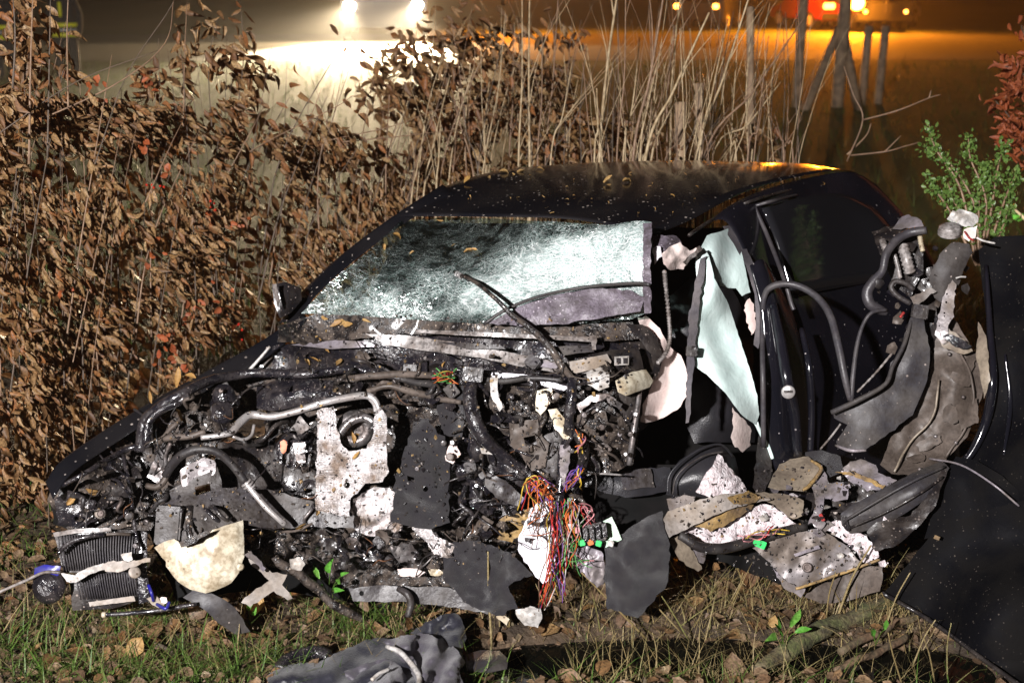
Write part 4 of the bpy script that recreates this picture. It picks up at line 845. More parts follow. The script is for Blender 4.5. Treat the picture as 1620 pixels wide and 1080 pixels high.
# torn sill and floor edge
plate('floor_insulation', [(1100,778),(1112,757),(1122,742),(1138,717),(1152,738),(1168,752),(1182,778),(1140,790)], 'fibre', car, off=.06, th=.025, amp=.02, fs=.06, step=5, jag=2.5)
plate('floor_insulation', [(1072,840),(1110,818),(1160,805),(1210,798),(1240,810),(1258,828),(1230,848),(1180,858),(1130,866),(1095,858)], 'fibre', car, off=.05, th=.03, amp=.025, fs=.06, step=6, jag=2.5)
plate('sill_beam', [(1048,822),(1056,808),(1100,792),(1140,782),(1180,778),(1205,785),(1222,790),(1190,795),(1150,806),(1100,830),(1058,850)], 'beige_metal', car, off=.12, th=.02, amp=.006, step=7, jag=1)
plate('sill_beam', [(1180,778),(1240,780),(1272,790),(1270,815),(1255,822),(1225,800),(1200,786)], 'tan_sheet', car, off=.08, th=.01, amp=.02, step=7)
plate('sill_rust', [(1100,832),(1150,808),(1195,792),(1188,805),(1150,830),(1125,840)], 'ochre', car, off=.09, th=.008, amp=.015, step=6)
plate('sill_foam', [(1150,786),(1185,777),(1205,786),(1195,795),(1160,798)], 'ochre', car, off=.135, th=.008, amp=.01, step=5)
plate('floor_plate', [(1056,790),(1080,782),(1100,785),(1095,800),(1060,812)], 'grey_metal', car, off=.09, th=.01, amp=.01, step=6)
tube('sill_hose', [(1075,846,.12),(1100,862,.14),(1130,868,.15),(1170,862,.15),(1200,852,.14),(1240,840,.12),(1275,832,.1)], [8,9,10,10,10,9,7], 'rubber', car, wob=2)
plate('sill_bracket', [(1056,852),(1072,846),(1090,862),(1112,900),(1104,904),(1075,885)], 'tan_sheet', car, off=.06, th=.008, amp=.012, step=6)
plate('sill_bracket', [(1095,870),(1120,868),(1114,892),(1106,890)], 'mauve_metal', car, off=.05, th=.006, amp=.008, step=5)
plate('floor_panel', [(1186,860),(1220,852),(1262,842),(1290,836),(1320,850),(1345,868),(1366,895),(1330,905),(1300,915),(1268,928),(1245,920),(1222,895)], 'grey_metal', car, off=.1, th=.006, amp=.03, fs=.025, step=7, holes=((1277,897,4),))
plate('floor_rib', [(1256,876),(1295,862),(1298,867),(1258,880)], 'mauve_metal', car, off=.15, th=.01, amp=.003, step=5, jag=.5)
lathe('drain_boss', 1277, 897, .12, [(-2,4),(0,8),(2,8),(3,5),(0,4)], (-.2,-1,.3), 'steel', car, 14)
plate('floor_flange', [(1268,942),(1300,925),(1345,905),(1370,896),(1395,894),(1398,915),(1392,935),(1340,950),(1300,955)], 'brown_metal', car, off=.05, th=.006, amp=.015, step=7)
plate('floor_edge', [(1222,898),(1248,922),(1275,930),(1268,944),(1240,930)], 'mauve_metal', car, off=.1, th=.004, amp=.008, step=5)
tube('floor_crease', [(1258,930,.12),(1300,918,.12),(1345,902,.12),(1392,884,.11)], 2.2, 'ochre', car, wob=2)
box('green_clip', 1203, 860, .16, 17, 12, .012, 'bright_green', car, rot=.4)
box('green_clip', 1197, 856, .165, 12, 7, .012, 'bright_green', car, rot=-.1)
plate('fuel_tank_corner', [(1214,770),(1232,735),(1250,725),(1278,722),(1298,738),(1292,752),(1275,776),(1240,776)], 'tan_sheet', car, off=.08, th=.05, amp=.012, step=7, round_=.04)
tube('tank_edge', [(1283,728,.14),(1298,738,.14),(1296,748,.14),(1280,768,.13),(1270,775,.12)], [2,3,3.5,3,2], 'ochre', car)
plate('carpet_edge', [(1270,715),(1300,712),(1330,722),(1335,745),(1310,755),(1295,738)], 'felt', car, off=.05, th=.015, amp=.02, step=7)
plate('torn_sheet', [(1285,770),(1306,745),(1312,765),(1305,790),(1296,820),(1278,828),(1290,800)], 'mauve_metal', car, off=.1, th=.004, amp=.02, step=6)
plate('torn_sheet', [(1302,765),(1325,762),(1344,768),(1340,788),(1322,794),(1304,788)], 'mauve_metal', car, off=.12, th=.004, amp=.008, step=6)
plate('torn_sheet', [(1330,745),(1345,730),(1362,725),(1386,735),(1390,748),(1418,760),(1400,772),(1372,776),(1345,760)], 'mauve_metal', car, off=.1, th=.004, amp=.03, fs=.04, step=6)
plate('torn_sheet', [(1320,746),(1350,745),(1400,768),(1396,772),(1350,752)], 'ochre', car, off=.13, th=.003, amp=.006, step=5)
plate('torn_sheet', [(1300,830),(1330,822),(1365,845),(1385,860),(1392,880),(1366,890),(1350,868)], 'fibre', car, off=.08, th=.008, amp=.03, fs=.05, step=6)
plate('torn_sheet', [(1280,825),(1300,815),(1320,830),(1305,842)], 'mauve_metal', car, off=.1, th=.004, amp=.02, step=5)
plate('dark_filler', [(1280,770),(1340,760),(1420,765),(1440,800),(1400,870),(1300,840),(1270,800)], 'plastic', car, off=-.06, th=.03, amp=.04, fs=.04)
plate('under_floor_backing', [(1060,800),(1200,800),(1300,830),(1390,880),(1390,930),(1250,930),(1120,880)], 'void', car, off=-.08, th=.03, amp=.03)
wire_fan(car, [(1175,855),(1180,850)], [(1240,838),(1220,832)], [(1205,845),(1200,838)], 6, ['purple','red','pink','yellow'], 1.2, .17, 4)
box('red_clip', 1300, 818, .14, 5, 12, .01, 'wire_red', car, rot=-.5)
# low subframe, exhaust and lower covers under the bay
plate('subframe', [(550,930),(600,926),(700,928),(760,940),(790,960),(780,972),(720,960),(640,952),(560,950)], 'plastic_grey', car, off=.05, th=.04, amp=.01, holes=((572,938,4),))
tube('tow_hook', [(630,930,.08),(645,940,.1),(650,955,.1),(645,975,.1)], [6,7,7,6], 'plastic_grey', car)
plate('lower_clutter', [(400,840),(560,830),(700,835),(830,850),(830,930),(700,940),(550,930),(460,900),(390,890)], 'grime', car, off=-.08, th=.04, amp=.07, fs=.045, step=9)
plate('under_bay_backing', [(230,830),(420,820),(480,880),(700,920),(800,960),(600,960),(420,930),(280,950)], 'void', car, off=-.14, th=.03, amp=.02, step=20)
for (x, y, w, h, m) in [(470,892,26,18,'white_plastic'),(520,862,30,20,'plastic'),(560,860,26,18,'steel'),(590,880,34,16,'plastic_wet'),(605,850,24,22,'brown_metal'),(540,895,26,12,'plastic'),(745,905,20,12,'plastic'),(650,905,44,12,'airbag'),(690,905,24,10,'dirty_white')]:
    plate('torn_fragment', [(x-w/2,y-h/2),(x+w*.2,y-h*.6),(x+w/2,y),(x+w*.3,y+h/2),(x-w*.4,y+h*.4)], m, car, off=.09, th=.012, amp=.02, fs=.05, step=5)
plate('lower_felt', [(705,862),(740,852),(790,868),(816,880),(842,908),(822,915),(806,928),(818,960),(790,975),(740,955),(700,915)], 'felt', car, off=.12, th=.012, amp=.045, step=7, jag=2.4)
plate('footwell_felt', [(958,868),(985,842),(1010,826),(1046,806),(1052,835),(1060,862),(1056,925),(1030,955),(1008,977),(960,962),(956,915)], 'felt', car, off=.12, th=.012, amp=.04, step=7, jag=2.0)
plate('white_liner', [(822,845),(840,805),(850,795),(870,790),(878,830),(880,890),(866,918),(858,924),(838,900),(818,868)], 'white_cloth', car, off=.11, th=.004, amp=.012, step=7, fold=(1,.3,.5,.1))
plate('plastic_sheeting', [(905,870),(930,862),(955,875),(958,920),(945,928),(918,905)], 'mauve_metal', car, off=.06, th=.003, amp=.04, fs=.05, step=5)
plate('tarnished_duct', [(770,838),(800,815),(850,800),(860,850),(820,860),(785,852)], 'ochre', car, off=.01, th=.01, amp=.03, step=7)
brd = box('fuse_box', 940, 842, .17, 34, 30, .04, 'plastic', car, rot=-.25)
for q in range(4): box('fuse_relay', 926+q*10, 845-q*2.5, .2, 7, 22, .03, 'plastic_wet', brd, rot=-.12)
plate('circuit_board', [(944,829),(968,817),(984,853),(958,866)], 'board', car, off=.15, th=.004, amp=.001, step=9, jag=.3)
for (x, y, m) in [(921,858,'bright_green'),(947,859,'bright_green'),(966,859,'white_plastic'),(912,838,'wire_pink'),(934,857,'wire_orange'),(902,832,'white_plastic')]: box('plug', x, y, .2, 9, 9, .015, m, car, rot=random.uniform(-.3,.3))
# countless smaller pieces of the torn bay: clips, ends of hoses, brackets, cables
BAY = [(240,660),(330,610),(440,580),(600,560),(760,560),(900,570),(1000,580),(1005,700),(960,745),(880,830),(820,880),(700,900),(520,890),(430,860),(300,850),(230,830),(110,830),(120,760)]
def in_bay():
    while 1:
        x, y = random.uniform(100, 1010), random.uniform(560, 900)
        if inpoly(x, y, BAY) and not (495 < x < 712 and 640 < y < 830) and not (262 < x < 470 and 700 < y < 840 and random.random() < .85) and not (370 < x < 610 and 615 < y < 665 and random.random() < .7): return x, y
for k in range(120):
    x, y = in_bay(); L = random.uniform(18, 80); an = random.uniform(-.9, .9)+(math.pi/2 if random.random() < .4 else 0); dx, dy = L*math.cos(an), L*math.sin(an); o = random.uniform(.02, .15)
    tube('cable', [(x-dx/2, y-dy/2, o-.04), (x-dx*.15+random.uniform(-9, 9), y-dy*.15+random.uniform(-9, 9), o+.02), (x+dx*.2+random.uniform(-9, 9), y+dy*.2+random.uniform(-9, 9), o+.02), (x+dx/2, y+dy/2, o-.04)], random.choice([.9,1.2,1.6,2.2,3,4.5]), random.choice(['plastic_wet','plastic','rubber','grime','plastic_wet','steel','brown_metal']), car, per=5, sides=6, wob=4)
for k in range(120):
    x, y = in_bay(); w = random.uniform(5, 19); n = random.randrange(4, 7); a0 = random.random()*6; st_ = random.uniform(.45, 1)
    ol = [(x+w*math.cos(a0+q*2*math.pi/n)*random.uniform(.6, 1.1), y+w*st_*math.sin(a0+q*2*math.pi/n)*random.uniform(.6, 1.1), random.uniform(-.04, .05)) for q in range(n)]
    plate('shard', ol, random.choice(['plastic','plastic_wet','plastic_wet','grime','plastic','plastic_wet','grime','brown_metal','pale_strip' if random.random() < .3 else 'plastic']), car, off=random.uniform(.0, .12), th=.006, amp=.022, fs=.07, step=5, jag=1)
for k in range(26):
    x, y = in_bay(); w = random.uniform(8, 22)
    box('connector_block', x, y, random.uniform(.04, .12), w, w*random.uniform(.5, 1.1), random.uniform(.015, .04), random.choice(['plastic','plastic_wet','plastic_grey']), car, rot=random.uniform(-.8, .8), tilt=(random.uniform(-.4, .4), random.uniform(-.5, .5)))
# splinters round the sill
for k in range(55):
    x, y = random.uniform(1200, 1400), random.uniform(740, 900); w = random.uniform(4, 13); n = 5
    ol = [(x+w*math.cos(q*1.256)*random.uniform(.5, 1.2), y+w*.7*math.sin(q*1.256)*random.uniform(.5, 1.2), random.uniform(-.03, .03)) for q in range(n)]
    plate('splinter', ol, random.choice(['mauve_metal','fibre','plastic','beige_metal','grey_metal','plastic_grey','white_plastic']), car, off=random.uniform(.03, .12), th=.004, amp=.01, fs=.06, step=6, jag=.8)

# ================================================================ torn-off things round the car
# radiator pack
rad = thing('radiator', P(150, 990, 4.45), 'bent black radiator with fins torn from the front end', 'radiator')
plate('core', [(86,842),(150,836),(218,838),(222,870),(218,905),(160,905),(100,905),(92,870)], 'plastic', rad, off=.06, th=.04, amp=.008, step=9, jag=.5)
for q in range(29): tube('fin', [(92+q*4.4, 846-q*.1, .09), (95+q*4.2, 870, .09), (101+q*4.0, 902, .085)], 1.25, 'rubber_grey', rad, per=2, sides=5)
plate('lower_core', [(108,910),(150,905),(212,898),(222,948),(180,962),(115,965)], 'plastic', rad, off=.04, th=.04, amp=.008, step=9, jag=.5)
for q in range(24): tube('fin', [(120+q*4.0, 912-q*.5, .07), (124+q*3.9, 930-q*.4, .07), (128+q*3.9, 948-q*.3, .065)], 1.2, 'rubber_grey', rad, per=2, sides=5)
plate('top_strip', [(84,842),(120,836),(175,834),(176,840),(120,843),(86,849)], 'pale_strip', rad, off=.1, th=.01, amp=.002, step=6, jag=.3)
plate('bottom_strip', [(140,952),(212,942),(214,950),(142,959)], 'beige_metal', rad, off=.08, th=.012, amp=.003, step=6, jag=.3)
plate('side_tank', [(215,838),(232,842),(236,950),(220,955)], 'plastic_wet', rad, off=.07, th=.05, amp=.01, round_=.02)
plate('bent_bracket', [(95,905),(118,908),(140,898),(165,890),(168,900),(140,910),(118,922),(106,920)], 'white_plastic', rad, off=.13, th=.006, amp=.008, step=5)
plate('bent_bracket', [(160,892),(180,886),(200,888),(238,882),(236,888),(205,898),(186,906),(168,902)], 'beige_metal', rad, off=.14, th=.006, amp=.012, step=5)
plate('bent_bracket', [(191,876),(208,873),(210,886),(196,888)], 'white_plastic', rad, off=.15, th=.006, amp=.002, step=5)
lathe('end_cap', 213, 905, .13, [(-2,9),(0,10),(2,9),(2.2,4)], (.5,-.6,.6), 'beige_metal', rad, 16)
tube('tube_stub', [(165,845,.12),(185,844,.13),(207,845,.12)], [2.5,3.2,2.5], 'brown_metal', rad)
tube('drain_hose', [(92,875,.14),(110,858,.15),(140,848,.15),(165,845,.13)], 4, 'plastic_wet', rad)
fan = thing('fan_motor', P(75, 960, 4.42), 'small blue and black fan motor lying left of the radiator', 'motor')
plate('blue_housing', [(55,898),(70,893),(96,895),(92,912),(66,914),(54,912)], 'blue_plastic', fan, off=.1, th=.04, amp=.004, step=6, jag=.4, round_=.02)
lathe('motor_drum', 76, 928, .1, [(-14,24),(-4,27),(0,27),(2,23),(6,22),(8,14),(10,13)], (-.15,-1,.35), 'plastic_wet', fan, 22)
tube('shaft_rod', [(96,905,.12),(70,905,.12),(40,918,.12),(-10,940,.12)], [3,2.6,2.4,2.2], 'pale_strip', fan)
# washer tank
wt = plate('washer_tank', [(244,866),(258,857),(276,852),(290,862),(300,850),(335,838),(372,826),(384,822),(386,850),(386,880),(378,905),(366,922),(340,934),(325,938),(300,932),(282,920),(262,895),(262,888)], 'dirty_white', None, off=.13, th=.09, amp=.008, step=8, jag=.6, round_=.022)
tag(wt, 'mud-stained cream plastic washer tank hanging below the engine bay', 'tank')
lathe('outlet_cap', 380, 896, .19, [(-3,5),(0,6),(3,6),(4,3)], (.5,-1,0), 'dirty_white', wt, 14)
plate('dark_notch', [(282,856),(300,850),(338,836),(334,842),(300,862),(288,866)], 'grime', wt, off=.19, th=.006, amp=.006, step=5)
arm = plate('control_arm', [(382,872),(392,868),(430,905),(455,908),(445,925),(462,945),(456,950),(432,935),(395,960),(382,952),(400,935),(425,918),(400,895)], 'beige_metal', None, off=.1, th=.02, amp=.012, step=7)
tag(arm, 'forked beige suspension arm below the washer tank', 'car part')
plate('arm_rib', [(386,876),(396,872),(422,898),(418,904)], 'mauve_metal', arm, off=.13, th=.012, amp=.002, step=6)
mud = tube('exhaust_pipe', [(430,880,.05),(470,905,.06),(520,950,.05),(550,970,.04),(578,980,.03)], [8,10,9,8.5,6], 'grime', None, wob=7); tag(mud, 'muddy brown exhaust pipe lying on the grass under the bay', 'pipe')
ph = tube('black_pipe', [(163,972,.06),(200,970,.06),(250,965,.06),(310,955,.07)], [3,4.5,4.5,4], 'plastic_wet', None); tag(ph, 'slim black pipe with pale tip lying below the radiator', 'pipe')
lathe('pipe_tip', 164, 972, .06, [(-4,4.6),(2,4.6),(3,3)], (-1,0,0), 'dirty_white', ph, 12)
rs = plate('splash_guard', [(310,925),(345,942),(372,960),(395,1000),(372,1002),(345,985),(325,965),(290,945)], 'liner', None, off=.04, th=.008, amp=.015); tag(rs, 'twisted dark plastic splash guard below the washer tank', 'car part')
hz = thing('wiring_plug', P(265, 960, 4.45), 'blue wires and broken plug hanging beside the washer tank', 'plug')
tube('wire', [(235,925,.1),(240,938,.12),(243,950,.1)], 2.6, 'blue_plastic', hz); tube('wire', [(248,955,.1),(262,962,.12),(268,952,.1)], 2.6, 'blue_plastic', hz)
plate('plug_shell', [(232,945),(245,942),(262,955),(256,962),(240,955)], 'tan_sheet', hz, off=.1, th=.01, amp=.005, step=5)
plate('plug_shell', [(252,945),(262,944),(266,952),(256,954)], 'airbag', hz, off=.11, th=.01, amp=.003, step=5)
for (px, py, r, a) in [(485,952,6,.9),(450,960,5,.3)]: pass
# torn wing with inner wheel arch standing at the right
wing = thing('torn_front_wing', P(1500, 900, 4.85), 'black torn-off front wing standing upright with its inner wheel arch exposed', 'car part')
plate('outer_wing', [(1548,395),(1575,374),(1630,372,.05),(1680,400,.12),(1712,470,.2),(1722,580,.22),(1712,700,.22),(1690,800,.18),(1640,850,.1),(1600,850),(1500,800),(1482,760),(1530,715),(1556,660),(1566,600),(1562,520)], 'panel_black', wing, off=-.02, th=.012, amp=.012, fs=.006, step=14, jag=.5)
tube('wing_lip', [(1560,420,.0),(1566,520,.02),(1570,600,.03),(1560,665,.03),(1534,720,.02),(1490,762,.0)], [3,6,9,9,7,3], 'paint_side', wing)
tube('wing_lip', [(1590,560,.01),(1598,640,.02),(1588,720,.02)], [2,5,2], 'paint_side', wing)
plate('wheel_arch', [(1490,510),(1510,505),(1545,560),(1562,600),(1548,640),(1530,690),(1490,735),(1450,752),(1410,750),(1392,735),(1410,690),(1450,650),(1470,590),(1480,540)], 'brown_metal', wing, off=.02, th=.006, amp=.03, fs=.02, step=9)
plate('arch_flange', [(1548,510),(1560,530),(1566,600),(1558,630),(1550,600),(1545,560)], 'tan_sheet', wing, off=.06, th=.006, amp=.006, step=7)
plate('arch_pressing', [(1512,640),(1545,630),(1548,668),(1520,680)], 'brown_metal', wing, off=.06, th=.01, amp=.02, step=6)
plate('arch_liner', [(1440,502,.02),(1460,495),(1472,560),(1465,610),(1445,655),(1400,690),(1368,712),(1325,706),(1322,700),(1340,672),(1320,660),(1316,650),(1360,630),(1400,605),(1410,575),(1425,555)], 'liner', wing, off=.13, th=.008, amp=.012, step=9, fold=(.7,.7,.5,.03))
for (x, y, w, h, a) in [(1520,600,34,16,.5),(1505,655,26,30,.3),(1470,700,40,18,-.4),(1535,575,14,26,.2),(1450,725,30,12,-.2)]:
    c_, s_ = math.cos(a), math.sin(a); plate('pressing', [(x+u*w*.5*c_-v*h*.5*s_, y+u*w*.5*s_+v*h*.5*c_) for u, v in ((-1,-.6),(-.6,-1),(.6,-1),(1,-.6),(1,.6),(.6,1),(-.6,1),(-1,.6))], 'brown_metal', wing, off=.055, th=.012, amp=.008, step=5, round_=.01)
tube('arch_seam', [(1500,520,.06),(1520,560,.07),(1540,610,.07),(1530,670,.06),(1495,725,.05)], 2.0, 'brown_metal', wing, wob=2)
tube('arch_seam', [(1415,745,.06),(1440,700,.06),(1475,660,.06),(1485,600,.06)], 1.8, 'tan_sheet', wing, wob=2)
for (x, y) in [(1502,560),(1524,628),(1480,690),(1455,742),(1512,700)]: lathe('rivet', x, y, .06, [(-2,3),(0,3.4),(2,2.6),(2.5,1)], (-.2,-1,.2), 'steel', wing, 10)
tube('liner_lip', [(1316,652,.2),(1355,634,.2),(1400,608,.2),(1412,580,.18),(1430,545,.16),(1442,505,.14)], [5,5,4,4,4,3], 'liner', wing)
tube('liner_lip', [(1322,704,.17),(1345,712,.18),(1370,712,.17)], [2,3,2], 'mauve_metal', wing)
plate('strut_tower', [(1490,395),(1510,382),(1532,385),(1538,400),(1520,440),(1508,470),(1492,480),(1478,470),(1470,440)], 'liner', wing, off=.1, th=.03, amp=.01, step=7, round_=.03)
plate('bracket_rail', [(1492,470),(1506,442),(1512,450),(1508,500),(1498,520),(1502,535),(1492,545),(1480,530),(1484,500)], 'grey_metal', wing, off=.14, th=.006, amp=.004, step=5, holes=((1498,465,1.6),(1497,478,1.8),(1494,495,1.4),(1494,500,1.2),(1486,515,1.2)))
plate('bracket_foot', [(1484,530),(1500,520),(1530,540),(1540,555),(1525,560),(1490,548)], 'tan_sheet', wing, off=.12, th=.02, amp=.006, step=6)
plate('sensor', [(1489,530),(1505,528),(1528,540),(1537,548),(1528,553),(1505,545)], 'plastic_wet', wing, off=.16, th=.02, amp=.004, step=5, round_=.012)
lathe('ribbed_cap', 1503, 364, .14, [(-8,17),(-6,19),(-4,16.5),(-2,19),(0,16.5),(2,18.5),(4,16),(6,17.5),(8,12),(9,4)], (-.1,-.25,.95), 'pale_strip', wing, 20)
plate('torn_cap', [(1498,348),(1508,334),(1524,331),(1546,340),(1548,350),(1538,358),(1516,358),(1505,352)], 'white_plastic', wing, off=.12, th=.01, amp=.02, fs=.06, step=5)
plate('torn_cap', [(1524,362),(1545,358),(1543,376),(1532,382),(1524,376)], 'airbag', wing, off=.13, th=.01, amp=.012, step=5)
tube('wire', [(1545,376,.12),(1556,381,.12),(1574,385,.12)], 1.6, 'white_plastic', wing); tube('wire', [(1526,366,.15),(1533,376,.16),(1540,380,.15)], 1.4, 'wire_red', wing)
tube('wire', [(1512,440,.14),(1520,438,.14),(1528,438,.14)], 1.4, 'white_plastic', wing); tube('wire', [(1424,502,.16),(1430,494,.16)], 2.2, 'wire_red', wing)
cool = plate('oil_cooler', [(1380,366),(1400,358),(1455,360),(1462,380),(1460,430),(1440,470),(1415,452),(1392,400)], 'plastic', wing, off=.03, th=.06, amp=.008, step=8)
tube('ribbed_tube', [(1428,388,.1),(1434,410,.11),(1440,432,.1)], 10, 'pale_strip', wing, ridges=7, ring=.3, sides=14)
tube('ribbed_tube', [(1396,380,.09),(1400,392,.1),(1405,404,.09)], 6, 'pale_strip', wing, ridges=5, ring=.3, sides=12)
tube('ribbed_tube', [(1415,402,.1),(1420,420,.1),(1424,440,.1)], 4, 'pale_strip', wing, ridges=9, ring=.3, sides=10)
tube('ribbed_tube', [(1455,372,.1),(1457,385,.1),(1460,398,.1)], 4.5, 'dirty_white', wing, ridges=7, ring=.3, sides=10)
tube('rubber_hose', [(1466,364,.14),(1440,368,.16),(1418,380,.17),(1402,402,.17),(1396,428,.17),(1382,445,.17),(1372,462,.17),(1376,480,.17),(1392,490,.16),(1402,494,.15)], [7,8,8,7.5,7,9,10,10,9,7], 'rubber_grey', wing, sides=10)
lathe('hose_elbow', 1386, 446, .16, [(-8,9),(-6,12),(6,12),(8,9)], (.5,0,.8), 'rubber', wing, 14)
plate('metal_plate', [(1412,362),(1422,347),(1436,340),(1458,348),(1460,358),(1440,362)], 'mauve_metal', wing, off=.06, th=.01, amp=.01, step=6)
tube('hook_bracket', [(1440,480,.13),(1420,468,.14),(1410,455,.14),(1416,445,.14),(1432,448,.14),(1445,458,.13)], 5, 'plastic_grey', wing)
plate('hanger_plate', [(1440,470),(1470,455),(1482,460),(1462,475),(1447,486)], 'brown_metal', wing, off=.14, th=.008, amp=.006, step=5)
box('grommet', 1455, 493, .15, 24, 22, .03, 'plastic_grey', wing, rot=.15)
plate('tower_base', [(1440,440),(1475,420),(1490,440),(1480,480),(1490,560),(1470,600),(1450,560),(1445,500)], 'plastic', wing, off=-.02, th=.05, amp=.03)
for k in range(34):
    x, y = random.uniform(1390, 1530), random.uniform(350, 560); w = random.uniform(4, 12)
    if x > 1480 and y < 400: continue
    plate('shard', [(x+w*math.cos(q*1.256)*random.uniform(.5, 1.2), y+w*math.sin(q*1.256)*random.uniform(.5, 1.2), random.uniform(-.03, .03)) for q in range(5)], random.choice(['plastic','plastic_wet','grime','brown_metal','plastic_grey']), wing, off=random.uniform(0, .1), th=.006, amp=.01, fs=.06, step=6, jag=.8)
# rolled sill cover and the big black panel
sc1 = plate('sill_cover', [(1330,812),(1345,800),(1400,770),(1450,745),(1490,728),(1502,740),(1490,765),(1450,800),(1405,828),(1360,842),(1345,843),(1332,830)], 'liner', None, off=.12, th=.03, amp=.012, step=8, jag=.8, round_=.028)
tube('cover_ridge', [(1338,822,.155),(1400,785,.16),(1450,758,.16),(1494,738,.155)], 2.2, 'liner', sc1); tube('cover_ridge', [(1345,834,.15),(1405,808,.16),(1455,780,.16),(1492,754,.15)], 1.8, 'plastic', sc1); plate('cover_mouth', [(1331,813),(1340,818),(1346,838),(1340,840),(1333,829)], 'plastic', sc1, off=.15, th=.01, amp=.003, step=5)
tag(sc1, 'rolled dark grey plastic sill cover lying across the torn floor', 'car part')
ft = plate('torn_flap', [(1372,840),(1386,825),(1440,815),(1475,775),(1490,740),(1498,745),(1480,800),(1450,835),(1420,862),(1385,872)], 'plastic', None, off=.14, th=.004, amp=.02, step=7); tag(ft, 'crumpled dark flap of trim hanging under the sill cover', 'car part')
door = thing('torn_door', P(1530, 1000, 4.4), 'large flat black door panel with mud specks leaning over the ground', 'car door')
plate('door_skin', [(1396,940),(1425,905),(1470,850),(1500,828),(1560,806),(1625,790),(1700,780),(1700,1150),(1610,1085),(1560,1045),(1500,1000),(1450,968)], 'panel_black', door, off=.12, th=.02, amp=.012, fs=.006, step=14, jag=.8)
plate('door_upper', [(1462,852),(1478,800),(1494,752),(1512,722),(1545,728),(1585,752),(1620,782),(1700,790),(1700,840),(1560,835)], 'panel_black', door, off=.06, th=.012, amp=.015, fs=.008, step=12, jag=.5)
tube('door_seal', [(1396,938,.15),(1450,968,.15),(1500,1001,.15),(1560,1046,.15),(1625,1092,.15)], 4.5, 'plastic', door)
tube('crease_line', [(1470,725,.1),(1520,735,.12),(1570,765,.14),(1612,800,.14)], 1.6, 'mauve_metal', door)
box('coin_chip', 1482, 850, .2, 9, 6, .003, 'ochre', door, rot=.4)
# jacket, glove, litter
jk = thing('jacket', P(600, 1060, 4.35), 'crumpled navy and grey jacket with white piping on the grass', 'jacket')
plate('navy_body', [(422,1066),(450,1050),(500,1046),(545,1028),(575,1012),(605,1008),(640,1020),(700,1062),(745,1110),(560,1130),(430,1120)], 'jacket', jk, off=.1, th=.03, amp=.03, fs=.03, step=6, fold=(.45,.9,.8,.13), round_=.05)
plate('hood', [(650,1000),(672,985),(700,972),(718,968),(732,980),(737,1008),(730,1040),(700,1020),(672,1010)], 'jacket', jk, off=.12, th=.03, amp=.03, fs=.035, step=5, fold=(.8,.6,.7,.15), round_=.05)
plate('grey_body', [(606,1014),(630,1006),(668,1000),(700,1010),(724,1026),(736,1048),(726,1062),(738,1090),(690,1100),(660,1090),(650,1060),(628,1036)], 'jacket_grey', jk, off=.17, th=.01, amp=.05, fs=.03, step=5, fold=(.95,.3,.7,.14), round_=.04)
plate('grey_sleeve', [(545,1062),(575,1050),(608,1040),(632,1052),(648,1078),(650,1110),(560,1110)], 'jacket_grey', jk, off=.16, th=.01, amp=.05, fs=.03, step=5, fold=(.4,.9,.8,.13), round_=.04)
tube('white_piping', [(612,1022,.24),(632,1030,.25),(648,1046,.255),(660,1062,.25),(664,1075,.25),(660,1095,.25)], [4,5,5,5.5,5,4], 'white_plastic', jk)
tube('white_piping', [(588,1075,.24),(600,1065,.25),(615,1058,.25)], 3.5, 'white_plastic', jk)
gl = plate('rubber_boot', [(735,1035),(760,1028),(790,1028),(804,1042),(802,1058),(770,1064),(738,1060)], 'liner', None, off=.06, th=.05, amp=.006, round_=.05, jag=.4); tag(gl, 'dark rubber boot toe lying beside the jacket', 'boot')
cp = thing('crushed_cup', P(835, 985, 4.6), 'crushed white paper cup on the ground below the wires', 'cup')
plate('cup_wall', [(815,965),(840,958),(856,962),(858,978),(850,992),(830,988),(818,978)], 'white_plastic', cp, off=.05, th=.02, amp=.012, step=5, round_=.03)
plate('cup_rim', [(780,962),(792,968),(806,980),(800,988),(785,976)], 'dirty_white', cp, off=.04, th=.006, amp=.008, step=5)
hs = tube('ribbed_hose', [(440,1062,.06),(460,1042,.08),(500,1032,.08),(520,1040,.06)], 14, 'plastic_wet', None, ridges=10, ring=.2, sides=14); tag(hs, 'short black corrugated hose half under the navy jacket', 'hose')

# fine tangle of thin cables across the torn face
for k in range(110):
    x, y = in_bay(); L = random.uniform(14, 60); an = random.uniform(0, 3.14); dx, dy = L*math.cos(an)/2, L*math.sin(an)/2; o = random.uniform(.08, .17)
    tube('thin_cable', [(x-dx, y-dy, o-.05), (x-dx*.3+random.uniform(-8, 8), y-dy*.3+random.uniform(-8, 8), o), (x+dx*.4+random.uniform(-8, 8), y+dy*.4+random.uniform(-8, 8), o), (x+dx, y+dy, o-.05)], random.uniform(.5, 1.1), random.choice(['plastic','rubber','plastic_wet','brown_metal','wire_brown','wire_dark','steel']), car, per=4, sides=5, wob=5)

